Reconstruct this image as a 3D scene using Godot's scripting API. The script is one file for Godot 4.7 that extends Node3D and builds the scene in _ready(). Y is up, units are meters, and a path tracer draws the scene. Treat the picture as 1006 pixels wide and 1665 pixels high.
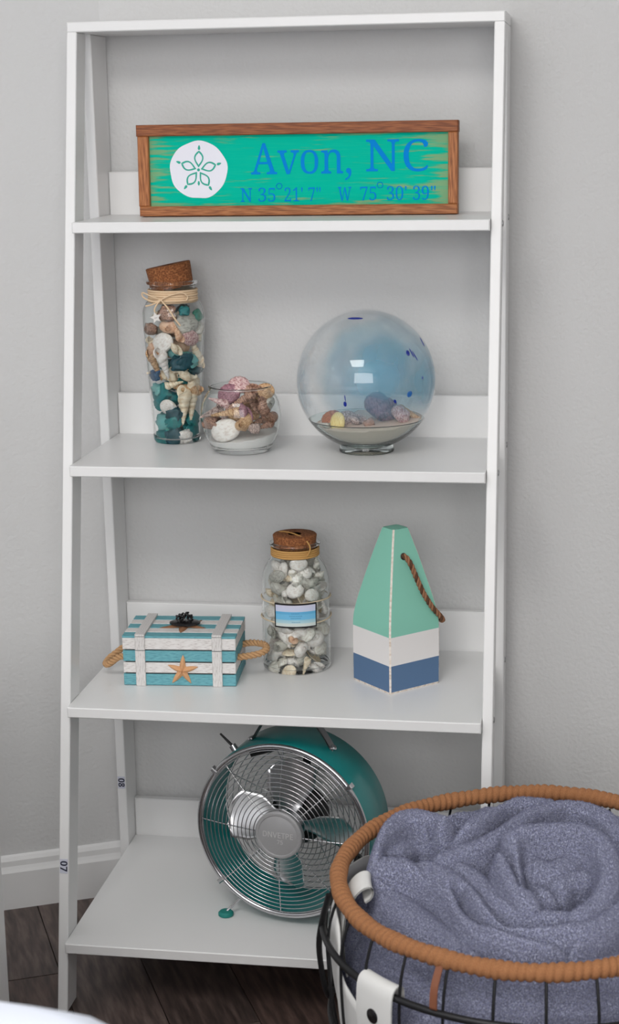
extends Node3D
# A white ladder shelf with seaside ornaments in a room corner, a wire basket with a rolled throw in front of it.
# Floor is y = 0, x runs along the shelf, z comes out of the back wall.

const SHELF_Y := [1.1361, 0.7923, 0.4486, 0.1088]
const W := 0.60
const T := 0.0148
const WALL_Z := -0.04

var M := {}
var sg := 0
var rng := RandomNumberGenerator.new()
var used_names := {}

# ------------------------------------------------------------------ helpers
func ST() -> SurfaceTool:
	var st := SurfaceTool.new()
	st.begin(Mesh.PRIMITIVE_TRIANGLES)
	sg += 1
	st.set_smooth_group(sg)
	return st

func soft(st: SurfaceTool) -> void:
	sg += 1
	st.set_smooth_group(sg % 4000000)

func flat(st: SurfaceTool) -> void:
	st.set_smooth_group(-1)

func tri(st: SurfaceTool, a: Vector3, b: Vector3, c: Vector3) -> void:
	# a, b, c counter-clockwise seen from outside
	st.add_vertex(a)
	st.add_vertex(c)
	st.add_vertex(b)

func quad(st: SurfaceTool, a: Vector3, b: Vector3, c: Vector3, d: Vector3) -> void:
	tri(st, a, b, c)
	tri(st, a, c, d)

func done(st: SurfaceTool) -> ArrayMesh:
	st.generate_normals()
	st.index()
	return st.commit()

func grid(st: SurfaceTool, rows: Array, close_u := false, flip := false) -> void:
	# rows[j][i]; outward when (row step) x (column step) points out
	for j in rows.size() - 1:
		var r0: PackedVector3Array = rows[j]
		var r1: PackedVector3Array = rows[j + 1]
		var n := r0.size()
		for i in (n if close_u else n - 1):
			var k := (i + 1) % n
			if flip:
				quad(st, r0[i], r0[k], r1[k], r1[i])
			else:
				quad(st, r0[i], r1[i], r1[k], r0[k])

func lathe(st: SurfaceTool, prof: Array, n: int, xf := Transform3D(), sharp := 35.0) -> void:
	# prof: Vector2(radius, y), going up on the outside
	soft(st)
	for j in prof.size() - 1:
		var a: Vector2 = prof[j]
		var b: Vector2 = prof[j + 1]
		if j > 0:
			var d0: Vector2 = (a - prof[j - 1])
			if absf(rad_to_deg(d0.angle_to(b - a))) > sharp:
				soft(st)
		for i in n:
			var t0 := TAU * i / n
			var t1 := TAU * (i + 1) / n
			var p0 := xf * Vector3(a.x * cos(t0), a.y, a.x * sin(t0))
			var p1 := xf * Vector3(b.x * cos(t0), b.y, b.x * sin(t0))
			var p2 := xf * Vector3(b.x * cos(t1), b.y, b.x * sin(t1))
			var p3 := xf * Vector3(a.x * cos(t1), a.y, a.x * sin(t1))
			if b.x > 1e-6:
				tri(st, p0, p1, p2)
			if a.x > 1e-6:
				tri(st, p0, p2, p3)

func tube(st: SurfaceTool, path: PackedVector3Array, rad, n := 8, closed := false) -> void:
	soft(st)
	var m := path.size()
	var rows := []
	var t0 := (path[1] - path[0]).normalized()
	var u := t0.cross(Vector3.UP if absf(t0.y) < 0.9 else Vector3.RIGHT).normalized()
	for j in m:
		var t: Vector3
		if closed:
			t = (path[(j + 1) % m] - path[(j + m - 1) % m]).normalized()
		else:
			t = (path[mini(j + 1, m - 1)] - path[maxi(j - 1, 0)]).normalized()
		u = (u - t * u.dot(t)).normalized()
		var v := t.cross(u)
		var r: float = rad[j] if rad is Array or rad is PackedFloat32Array else rad
		var row := PackedVector3Array()
		for i in n:
			var a := TAU * i / n
			row.append(path[j] + (u * cos(a) + v * sin(a)) * r)
		rows.append(row)
	if closed:
		rows.append(rows[0])
	grid(st, rows, true, true)
	if not closed:
		soft(st)
		for i in n:
			var k := (i + 1) % n
			tri(st, path[0], rows[0][k], rows[0][i])
			tri(st, path[m - 1], rows[m - 1][i], rows[m - 1][k])

func ring_path(r: float, y: float, n: int, squash := 1.0) -> PackedVector3Array:
	var p := PackedVector3Array()
	for i in n:
		var a := TAU * i / n
		p.append(Vector3(r * cos(a), y, r * sin(a) * squash))
	return p

func smooth_path(pts: Array, per := 8, closed := false) -> PackedVector3Array:
	# Catmull-Rom
	var out := PackedVector3Array()
	var m := pts.size()
	for j in (m if closed else m - 1):
		var p0: Vector3 = pts[(j + m - 1) % m] if closed else pts[maxi(j - 1, 0)]
		var p1: Vector3 = pts[j]
		var p2: Vector3 = pts[(j + 1) % m]
		var p3: Vector3 = pts[(j + 2) % m] if closed else pts[mini(j + 2, m - 1)]
		for k in per:
			out.append(p1.cubic_interpolate(p2, p0, p3, float(k) / per))
	if not closed:
		out.append(pts[m - 1])
	return out

func inset_poly(p: PackedVector2Array, b: float) -> PackedVector2Array:
	# p counter-clockwise; simple mitred inset
	var out := PackedVector2Array()
	var n := p.size()
	for i in n:
		var e0 := (p[i] - p[(i + n - 1) % n]).normalized()
		var e1 := (p[(i + 1) % n] - p[i]).normalized()
		var n0 := Vector2(-e0.y, e0.x)
		var n1 := Vector2(-e1.y, e1.x)
		var k := b / maxf(0.25, 1.0 + n0.dot(n1))
		out.append(p[i] + (n0 + n1) * k)
	return out

func prism(st: SurfaceTool, poly: PackedVector2Array, z0: float, z1: float, xf := Transform3D(), bevel := 0.0, smooth_sides := false) -> void:
	# poly in xy counter-clockwise, extruded along z
	if Geometry2D.is_polygon_clockwise(poly) == (poly.size() > 0 and _area(poly) > 0.0):
		pass
	if _area(poly) < 0.0:
		poly = poly.duplicate()
		poly.reverse()
	var n := poly.size()
	var ins := inset_poly(poly, bevel) if bevel > 0.0 else poly
	if smooth_sides:
		soft(st)
	else:
		flat(st)
	for i in n:
		var k := (i + 1) % n
		quad(st, xf * Vector3(poly[i].x, poly[i].y, z0 + bevel), xf * Vector3(poly[k].x, poly[k].y, z0 + bevel), xf * Vector3(poly[k].x, poly[k].y, z1 - bevel), xf * Vector3(poly[i].x, poly[i].y, z1 - bevel))
	if bevel > 0.0:
		flat(st)
		for i in n:
			var k := (i + 1) % n
			quad(st, xf * Vector3(poly[i].x, poly[i].y, z1 - bevel), xf * Vector3(poly[k].x, poly[k].y, z1 - bevel), xf * Vector3(ins[k].x, ins[k].y, z1), xf * Vector3(ins[i].x, ins[i].y, z1))
			quad(st, xf * Vector3(ins[i].x, ins[i].y, z0), xf * Vector3(ins[k].x, ins[k].y, z0), xf * Vector3(poly[k].x, poly[k].y, z0 + bevel), xf * Vector3(poly[i].x, poly[i].y, z0 + bevel))
	flat(st)
	var t := Geometry2D.triangulate_polygon(ins)
	for i in range(0, t.size(), 3):
		var a := ins[t[i]]
		var b := ins[t[i + 1]]
		var c := ins[t[i + 2]]
		if (b - a).cross(c - a) < 0.0:
			var s := b
			b = c
			c = s
		tri(st, xf * Vector3(a.x, a.y, z1), xf * Vector3(b.x, b.y, z1), xf * Vector3(c.x, c.y, z1))
		tri(st, xf * Vector3(a.x, a.y, z0), xf * Vector3(c.x, c.y, z0), xf * Vector3(b.x, b.y, z0))

func _area(p: PackedVector2Array) -> float:
	var s := 0.0
	for i in p.size():
		s += p[i].cross(p[(i + 1) % p.size()])
	return s * 0.5

func rect(x0: float, y0: float, x1: float, y1: float) -> PackedVector2Array:
	return PackedVector2Array([Vector2(x0, y0), Vector2(x1, y0), Vector2(x1, y1), Vector2(x0, y1)])

func box(st: SurfaceTool, c: Vector3, size: Vector3, bevel := 0.001, basis := Basis()) -> void:
	var h := size * 0.5
	prism(st, rect(-h.x, -h.y, h.x, h.y), -h.z, h.z, Transform3D(basis, c), bevel)

func box_mesh(size: Vector3, bevel := 0.001, c := Vector3.ZERO) -> ArrayMesh:
	var st := ST()
	box(st, c, size, bevel)
	return done(st)

func circle(r: float, n: int, ry := -1.0, c := Vector2.ZERO) -> PackedVector2Array:
	var p := PackedVector2Array()
	for i in n:
		var a := TAU * i / n
		p.append(c + Vector2(r * cos(a), (r if ry < 0.0 else ry) * sin(a)))
	return p

func rope(st: SurfaceTool, path: PackedVector3Array, rad: float, pitch: float, strands := 3, n := 6, first := 0, last := 99) -> void:
	# twisted strands around a path
	var m := path.size()
	var t0 := (path[1] - path[0]).normalized()
	var u := t0.cross(Vector3.UP if absf(t0.y) < 0.9 else Vector3.RIGHT).normalized()
	var lanes := []
	for k in strands:
		lanes.append(PackedVector3Array())
	var s := 0.0
	for j in m:
		var t := (path[mini(j + 1, m - 1)] - path[maxi(j - 1, 0)]).normalized()
		u = (u - t * u.dot(t)).normalized()
		var v := t.cross(u)
		if j > 0:
			s += path[j].distance_to(path[j - 1])
		for k in strands:
			var a := TAU * (s / pitch + float(k) / strands)
			lanes[k].append(path[j] + (u * cos(a) + v * sin(a)) * rad * 0.54)
	for k in range(first, mini(strands, last)):
		tube(st, lanes[k], rad * 0.48, n, false)

func resample(path: PackedVector3Array, step: float) -> PackedVector3Array:
	var out := PackedVector3Array([path[0]])
	var need := step
	for j in range(1, path.size()):
		var a := path[j - 1]
		var b := path[j]
		var d := a.distance_to(b)
		var at := need
		while at <= d:
			out.append(a.lerp(b, at / d))
			at += step
		need = at - d
	return out

# ------------------------------------------------------------------ nodes
func numbered(called: String) -> String:
	if not used_names.has(called):
		used_names[called] = 0
		return called
	used_names[called] += 1
	return "%s_%03d" % [called, used_names[called]]

func tag(o: Node3D, label: String, category: String, group := "", kind := "") -> Node3D:
	if label: o.set_meta("label", label)
	if category: o.set_meta("category", category)
	if group: o.set_meta("group", group)
	if kind: o.set_meta("kind", kind)
	return o

func thing(called: String, label: String, category: String, at := Vector3.ZERO, turn := 0.0, group := "") -> Node3D:
	var o := Node3D.new()
	o.name = numbered(called)
	add_child(o)
	o.position = at
	o.rotation.y = turn
	tag(o, label, category, group)
	return o

func part(called: String, mesh: Mesh, mat: Material, parent: Node3D = null, at := Vector3.ZERO, basis := Basis()) -> MeshInstance3D:
	var o := MeshInstance3D.new()
	o.mesh = mesh
	o.material_override = mat
	o.cast_shadow = GeometryInstance3D.SHADOW_CASTING_SETTING_ON
	if parent:
		var base_name := called
		var k := 0
		while parent.has_node(NodePath(called)):
			k += 1
			called = "%s_%03d" % [base_name, k]
		o.name = called
		parent.add_child(o, true)
	else:
		o.name = numbered(called)
		add_child(o, true)
	o.transform = Transform3D(basis, at)
	return o

func structure(called: String, mesh: Mesh, mat: Material, at := Vector3.ZERO, basis := Basis()) -> MeshInstance3D:
	var o := part(called, mesh, mat, null, at, basis)
	o.set_meta("kind", "structure")
	return o

# ------------------------------------------------------------------ materials
func mat(col: Color, rough := 0.6, metal := 0.0) -> StandardMaterial3D:
	var m := StandardMaterial3D.new()
	m.albedo_color = col
	m.roughness = rough
	m.metallic = metal
	return m

func rgb(r: int, g: int, b: int) -> Color:
	return Color(r / 255.0, g / 255.0, b / 255.0)

func noise_tex(freq: float, size := 256, seed_ := 1, ramp: Array = [], kind := FastNoiseLite.TYPE_SIMPLEX, octaves := 4, bump := false, strength := 4.0) -> NoiseTexture2D:
	var n := FastNoiseLite.new()
	n.noise_type = kind
	n.frequency = freq
	n.seed = seed_
	n.fractal_octaves = octaves
	var t := NoiseTexture2D.new()
	t.width = size
	t.height = size
	t.seamless = true
	t.noise = n
	if bump:
		t.as_normal_map = true
		t.bump_strength = strength
	if ramp.size():
		var g := Gradient.new()
		var offs := PackedFloat32Array()
		var cols := PackedColorArray()
		for e in ramp:
			offs.append(e[0])
			cols.append(e[1])
		g.offsets = offs
		g.colors = cols
		t.color_ramp = g
	return t

func tri_tex(m: StandardMaterial3D, tex: Texture2D, scale: Vector3, world := false) -> StandardMaterial3D:
	m.albedo_texture = tex
	m.uv1_triplanar = true
	m.uv1_world_triplanar = world
	m.uv1_scale = scale
	return m

func glass(tint: Color, alpha: float, rough := 0.02) -> StandardMaterial3D:
	var m := mat(Color(tint.r, tint.g, tint.b, alpha), rough)
	m.transparency = BaseMaterial3D.TRANSPARENCY_ALPHA
	return m

func make_materials() -> void:
	M.white = mat(rgb(234, 234, 234), 0.32)
	var wall := mat(rgb(210, 210, 210), 0.75)
	wall.heightmap_enabled = true
	wall.heightmap_texture = noise_tex(0.1, 512, 3, [], FastNoiseLite.TYPE_SIMPLEX_SMOOTH, 3)
	wall.heightmap_scale = 0.07
	wall.uv1_triplanar = true
	wall.uv1_world_triplanar = true
	wall.uv1_scale = Vector3(2.2, 2.2, 2.2)
	M.wall = wall
	M.ceiling = mat(rgb(238, 238, 236), 0.9)
	M.trim = mat(rgb(232, 232, 232), 0.4)
	var plank_ramp := [[0.0, rgb(58, 50, 48)], [0.45, rgb(82, 70, 66)], [0.6, rgb(92, 78, 74)], [1.0, rgb(112, 98, 92)]]
	for k in 3:
		var f := mat([rgb(255, 255, 255), rgb(225, 222, 222), rgb(240, 228, 224)][k], 0.5)
		tri_tex(f, noise_tex(0.02, 256, 20 + k, plank_ramp, FastNoiseLite.TYPE_SIMPLEX, 5), Vector3(12, 12, 1.6))
		M["plank%d" % k] = f
	M.subfloor = mat(rgb(40, 34, 32), 0.8)
	# pine of the sign's frame, grain along x or along y
	var pine := [[0.0, rgb(120, 68, 34)], [0.4, rgb(164, 98, 52)], [0.62, rgb(182, 114, 66)], [1.0, rgb(204, 138, 86)]]
	var pine_tex := noise_tex(0.02, 256, 7, pine, FastNoiseLite.TYPE_SIMPLEX, 4)
	M.pine_x = tri_tex(mat(Color(0.92, 0.92, 0.92), 0.6), pine_tex, Vector3(4, 70, 70))
	M.pine_y = tri_tex(mat(Color(0.95, 0.95, 0.95), 0.6), pine_tex, Vector3(70, 4, 70))
	M.pine_dark = tri_tex(mat(Color(0.8, 0.74, 0.7), 0.6), pine_tex, Vector3(4, 70, 70))
	M.cork = tri_tex(mat(Color(1, 1, 1), 0.9), noise_tex(0.06, 256, 9, [[0.0, rgb(70, 36, 18)], [0.35, rgb(128, 76, 42)], [0.6, rgb(164, 104, 62)], [1.0, rgb(190, 134, 88)]], FastNoiseLite.TYPE_CELLULAR, 3), Vector3(22, 22, 22))
	M.glass = glass(rgb(225, 238, 235), 0.03)
	M.glass_green = glass(rgb(170, 215, 210), 0.16)
	M.glass_lip = glass(rgb(200, 215, 212), 0.25)
	var solid := mat(Color(0.992, 1.0, 0.997, 0.0), 0.02)
	solid.refraction_enabled = true
	solid.refraction_scale = 0.03
	M.glass_solid = solid
	var sg_ := mat(Color(0.955, 0.99, 0.985, 0.0), 0.02)
	sg_.refraction_enabled = true
	sg_.refraction_scale = 0.035
	M.glass_solid_green = sg_
	M.raffia = mat(rgb(228, 200, 166), 0.85)
	M.gold_cord = mat(rgb(196, 150, 88), 0.7)
	M.pale_cord = mat(rgb(214, 196, 168), 0.85)
	M.sand_white = tri_tex(mat(Color(1, 1, 1), 0.95), noise_tex(0.3, 128, 5, [[0.0, rgb(236, 235, 233)], [1.0, rgb(254, 253, 252)]]), Vector3(25, 25, 25))
	M.sand_pink = tri_tex(mat(Color(1, 1, 1), 0.95), noise_tex(0.3, 128, 6, [[0.0, rgb(206, 184, 168)], [1.0, rgb(250, 232, 218)]]), Vector3(25, 25, 25))
	# shells
	var spec := {
		"white": [rgb(250, 246, 242), rgb(226, 216, 208)], "cream": [rgb(250, 238, 216), rgb(230, 206, 172)], "peach": [rgb(244, 206, 176), rgb(222, 168, 130)],
		"grey": [rgb(206, 204, 196), rgb(160, 156, 148)], "tan": [rgb(226, 192, 150), rgb(176, 128, 90)], "brown": [rgb(204, 164, 142), rgb(112, 74, 60)],
		"purple": [rgb(176, 128, 140), rgb(112, 70, 84)], "speckled": [rgb(226, 206, 196), rgb(104, 72, 70)], "orange": [rgb(206, 134, 96), rgb(120, 66, 46)],
		"yellow": [rgb(240, 222, 150), rgb(226, 198, 120)], "pink": [rgb(244, 220, 216), rgb(172, 110, 112)], "pearl": [rgb(240, 238, 230), rgb(214, 206, 194)],
	}
	var i := 0
	for k in spec:
		var strong: bool = k in ["brown", "speckled", "pink", "orange", "purple", "tan"]
		var c0: Color = spec[k][1]
		var c1: Color = spec[k][0]
		var ramp := [[0.3, c0], [0.46, c1.lerp(c0, 0.4)], [0.52, c1], [0.7, c1], [0.85, c1.lerp(c0, 0.5)]] if strong else [[0.2, c0], [0.55, c1], [1.0, c1]]
		var m := mat(Color(1, 1, 1), 0.42)
		tri_tex(m, noise_tex(0.03, 128, 40 + i, ramp, FastNoiseLite.TYPE_SIMPLEX, 4), Vector3(0.7, 1.8, 0.7) if strong else Vector3(0.5, 0.9, 0.5))
		M["shell_" + k] = m
		i += 1
	for g in {"teal": rgb(30, 128, 132), "aqua": rgb(122, 190, 190), "dark": rgb(18, 78, 92), "green": rgb(70, 150, 130), "blue": rgb(52, 96, 136)}:
		var cc: Color = {"teal": rgb(30, 128, 132), "aqua": rgb(122, 190, 190), "dark": rgb(18, 78, 92), "green": rgb(70, 150, 130), "blue": rgb(52, 96, 136)}[g]
		var m := mat(cc, 0.45)
		m.subsurf_scatter_enabled = true
		m.subsurf_scatter_strength = 0.25
		M["glass_" + g + "_piece"] = m
	# striped box
	var worn := noise_tex(0.03, 256, 11, [[0.0, rgb(74, 128, 140)], [0.35, rgb(98, 162, 174)], [0.7, rgb(106, 172, 182)], [1.0, rgb(126, 186, 192)]], FastNoiseLite.TYPE_SIMPLEX, 4)
	M.box_teal = tri_tex(mat(Color(1, 1, 1), 0.6), worn, Vector3(8, 60, 60))
	var wornw := noise_tex(0.03, 256, 12, [[0.0, rgb(180, 172, 168)], [0.3, rgb(226, 222, 220)], [1.0, rgb(240, 238, 236)]], FastNoiseLite.TYPE_SIMPLEX, 4)
	M.box_white = tri_tex(mat(Color(0.97, 0.97, 0.97), 0.6), wornw, Vector3(8, 50, 50))
	M.box_strap = tri_tex(mat(Color(0.93, 0.93, 0.93), 0.6), wornw, Vector3(50, 8, 50))
	M.box_dark = mat(rgb(58, 50, 46), 0.8)
	M.jute = tri_tex(mat(Color(1, 1, 1), 0.95), noise_tex(0.2, 128, 13, [[0.0, rgb(164, 120, 80)], [1.0, rgb(222, 184, 140)]]), Vector3(40, 40, 40))
	M.hemp = tri_tex(mat(Color(1, 1, 1), 0.95), noise_tex(0.2, 128, 14, [[0.0, rgb(110, 70, 50)], [1.0, rgb(190, 140, 104)]]), Vector3(50, 50, 50))
	M.hemp_dark = tri_tex(mat(Color(0.62, 0.6, 0.58), 0.95), M.hemp.albedo_texture, Vector3(50, 50, 50))
	M.starfish = tri_tex(mat(Color(1, 1, 1), 0.9), noise_tex(0.2, 128, 15, [[0.0, rgb(196, 140, 96)], [1.0, rgb(236, 190, 146)]]), Vector3(30, 30, 30))
	M.starfish_brown = tri_tex(mat(Color(0.86, 0.82, 0.78), 0.9), noise_tex(0.2, 128, 16, [[0.0, rgb(140, 98, 72)], [1.0, rgb(196, 156, 122)]]), Vector3(30, 30, 30))
	M.black = mat(rgb(26, 24, 26), 0.25)
	# buoy
	M.buoy_green = mat(rgb(136, 202, 182), 0.55)
	M.buoy_white = mat(rgb(232, 229, 228), 0.55)
	M.buoy_blue = mat(rgb(84, 114, 150), 0.55)
	M.buoy_worn = tri_tex(mat(Color(1, 1, 1), 0.8), noise_tex(0.05, 128, 17, [[0.0, rgb(186, 166, 148)], [0.5, rgb(226, 216, 206)], [1.0, rgb(238, 234, 228)]]), Vector3(20, 20, 20))
	# fan
	M.teal = mat(rgb(14, 126, 126), 0.28)
	M.teal.clearcoat_enabled = true
	M.teal.clearcoat = 0.5
	M.teal.clearcoat_roughness = 0.15
	M.teal_inner = mat(rgb(20, 108, 110), 0.4)
	M.chrome = mat(rgb(205, 205, 208), 0.16, 1.0)
	M.chrome_soft = mat(rgb(172, 172, 174), 0.42, 1.0)
	M.blade = mat(rgb(224, 224, 226), 0.3, 1.0)
	M.hub = mat(rgb(172, 172, 174), 0.4, 0.25)
	M.hub_letter = mat(rgb(214, 214, 214), 0.35, 0.3)
	M.motor = mat(rgb(16, 16, 18), 0.5)
	M.rubber_teal = mat(rgb(28, 130, 122), 0.6)
	# basket
	M.wire = mat(rgb(46, 46, 48), 0.45, 0.6)
	M.sisal = tri_tex(mat(Color(1, 1, 1), 0.95), noise_tex(0.12, 256, 18, [[0.0, rgb(94, 56, 32)], [0.5, rgb(158, 106, 68)], [1.0, rgb(196, 146, 102)]]), Vector3(30, 30, 30))
	M.liner = mat(rgb(222, 222, 220), 0.9)
	M.leather = mat(rgb(128, 78, 54), 0.7)
	var th := tri_tex(mat(Color(1, 1, 1), 1.0), noise_tex(0.09, 512, 19, [[0.2, rgb(84, 85, 114)], [0.42, rgb(120, 123, 152)], [0.62, rgb(158, 162, 187)], [0.85, rgb(214, 218, 232)]], FastNoiseLite.TYPE_SIMPLEX, 4), Vector3(9, 9, 9))
	th.rim_enabled = true
	th.rim = 0.7
	th.rim_tint = 0.4
	M.throw = th
	M.quilt = mat(rgb(226, 232, 245), 0.9)
	M.sky_fleck = mat(rgb(22, 42, 140), 0.25)
	M.fleck_teal = mat(rgb(28, 96, 170), 0.25)
	M.ink = mat(rgb(34, 38, 60), 0.7)
	M.sticker = mat(rgb(206, 208, 222), 0.5)
	M.letter_blue = mat(rgb(8, 132, 214), 0.8)
	M.letter_blue.metallic_specular = 0.2
	M.dollar = mat(rgb(232, 232, 242), 0.7)
	M.turq = mat(rgb(40, 168, 146), 0.7)
	M.silver = mat(rgb(214, 210, 206), 0.35, 0.3)
	M.pane = glass(rgb(235, 242, 242), 0.02)

# ------------------------------------------------------------------ go
func _ready() -> void:
	rng.seed = 4217
	make_camera_and_light()
	make_materials()
	make_room()
	make_shelf_unit()
	make_basket()
	make_throw()
	make_fan()
	make_bed_and_cabinet()
	make_sign()
	make_globe()
	make_tall_bottle()
	make_bowl()
	make_box()
	make_jar()
	make_buoy()
	make_ceiling_lamp()

func make_camera_and_light() -> void:
	var cam := Camera3D.new()
	cam.name = "camera"
	cam.fov = 32.6
	cam.near = 0.05
	cam.far = 50.0
	add_child(cam)
	cam.position = Vector3(0.7539, 1.2794, 2.6417)
	cam.rotation = Vector3(-0.2223, 0.1670, -0.0174)
	var at := CameraAttributesPhysical.new()
	at.frustum_focal_length = 41.03
	at.frustum_focus_distance = 2.5
	at.exposure_aperture = 6.3
	at.frustum_near = 0.05
	at.frustum_far = 50.0
	cam.attributes = at
	cam.current = true
	var env := Environment.new()
	env.background_mode = Environment.BG_COLOR
	env.background_color = Color(0.94, 0.96, 1.0)
	env.background_energy_multiplier = 0.8
	env.tonemap_mode = Environment.TONE_MAPPER_LINEAR
	env.tonemap_exposure = 1.0
	env.sdfgi_enabled = true
	env.ssao_enabled = true
	env.ssil_enabled = true
	var we := WorldEnvironment.new()
	we.name = "environment"
	we.environment = env
	add_child(we)
	# daylight through the left window and the window behind the camera, and the ceiling lamp
	area_light("left_window_daylight", Vector3(-1.22, 1.55, 2.1), Vector3(0, -90, 0), Vector2(1.5, 1.3), Color(0.97, 0.975, 1.0), 0.2)
	area_light("front_window_daylight", Vector3(0.7, 1.7, 4.22), Vector3(0, 0, 0), Vector2(2.2, 1.2), Color(1.0, 0.99, 0.98), 4.8)
	area_light("ceiling_lamp_light", Vector3(0.1, 2.325, 2.3), Vector3(-90, 0, 0), Vector2(0.9, 0.9), Color(1.0, 0.99, 0.975), 2.5)

func area_light(called: String, at: Vector3, deg: Vector3, size: Vector2, col: Color, energy: float) -> void:
	var l := AreaLight3D.new()
	l.name = called
	l.area_size = size
	l.light_color = col
	l.light_energy = energy
	l.area_normalize_energy = true
	l.area_range = 12.0
	l.shadow_enabled = true
	add_child(l)
	l.position = at
	l.rotation_degrees = deg

# ------------------------------------------------------------------ room
func wall_with_opening(len_: float, height: float, th: float, x0: float, x1: float, y0: float, y1: float) -> ArrayMesh:
	# along +x from 0, up +y, thickness -z
	var st := ST()
	var add := func(ax: float, ay: float, bx: float, by: float) -> void:
		prism(st, rect(ax, ay, bx, by), -th, 0.0)
	add.call(0.0, 0.0, x0, height)
	add.call(x1, 0.0, len_, height)
	add.call(x0, 0.0, x1, y0)
	add.call(x0, y1, x1, height)
	return done(st)

func window_unit(called: String, parent_basis: Basis, origin: Vector3, w: float, h: float) -> void:
	var o := Node3D.new()
	o.name = called
	add_child(o)
	o.transform = Transform3D(parent_basis, origin)
	o.set_meta("kind", "structure")
	var st := ST()
	for s in [[rect(0, 0, w, 0.06)], [rect(0, h - 0.06, w, h)], [rect(0, 0.06, 0.06, h - 0.06)], [rect(w - 0.06, 0.06, w, h - 0.06)], [rect(0.06, h * 0.5 - 0.025, w - 0.06, h * 0.5 + 0.025)]]:
		prism(st, s[0], -0.1, -0.05, Transform3D(), 0.003)
	part("window_frame", done(st), M.trim, o)
	part("pane", box_mesh(Vector3(w - 0.12, h * 0.5 - 0.085, 0.004), 0.0, Vector3(w * 0.5, h * 0.25 + 0.0175, -0.075)), M.pane, o)
	part("pane", box_mesh(Vector3(w - 0.12, h * 0.5 - 0.085, 0.004), 0.0, Vector3(w * 0.5, h * 0.75 - 0.0175, -0.075)), M.pane, o)
	part("window_sill", box_mesh(Vector3(w + 0.1, 0.025, 0.09), 0.004, Vector3(w * 0.5, -0.0125, 0.02)), M.trim, o)

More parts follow.
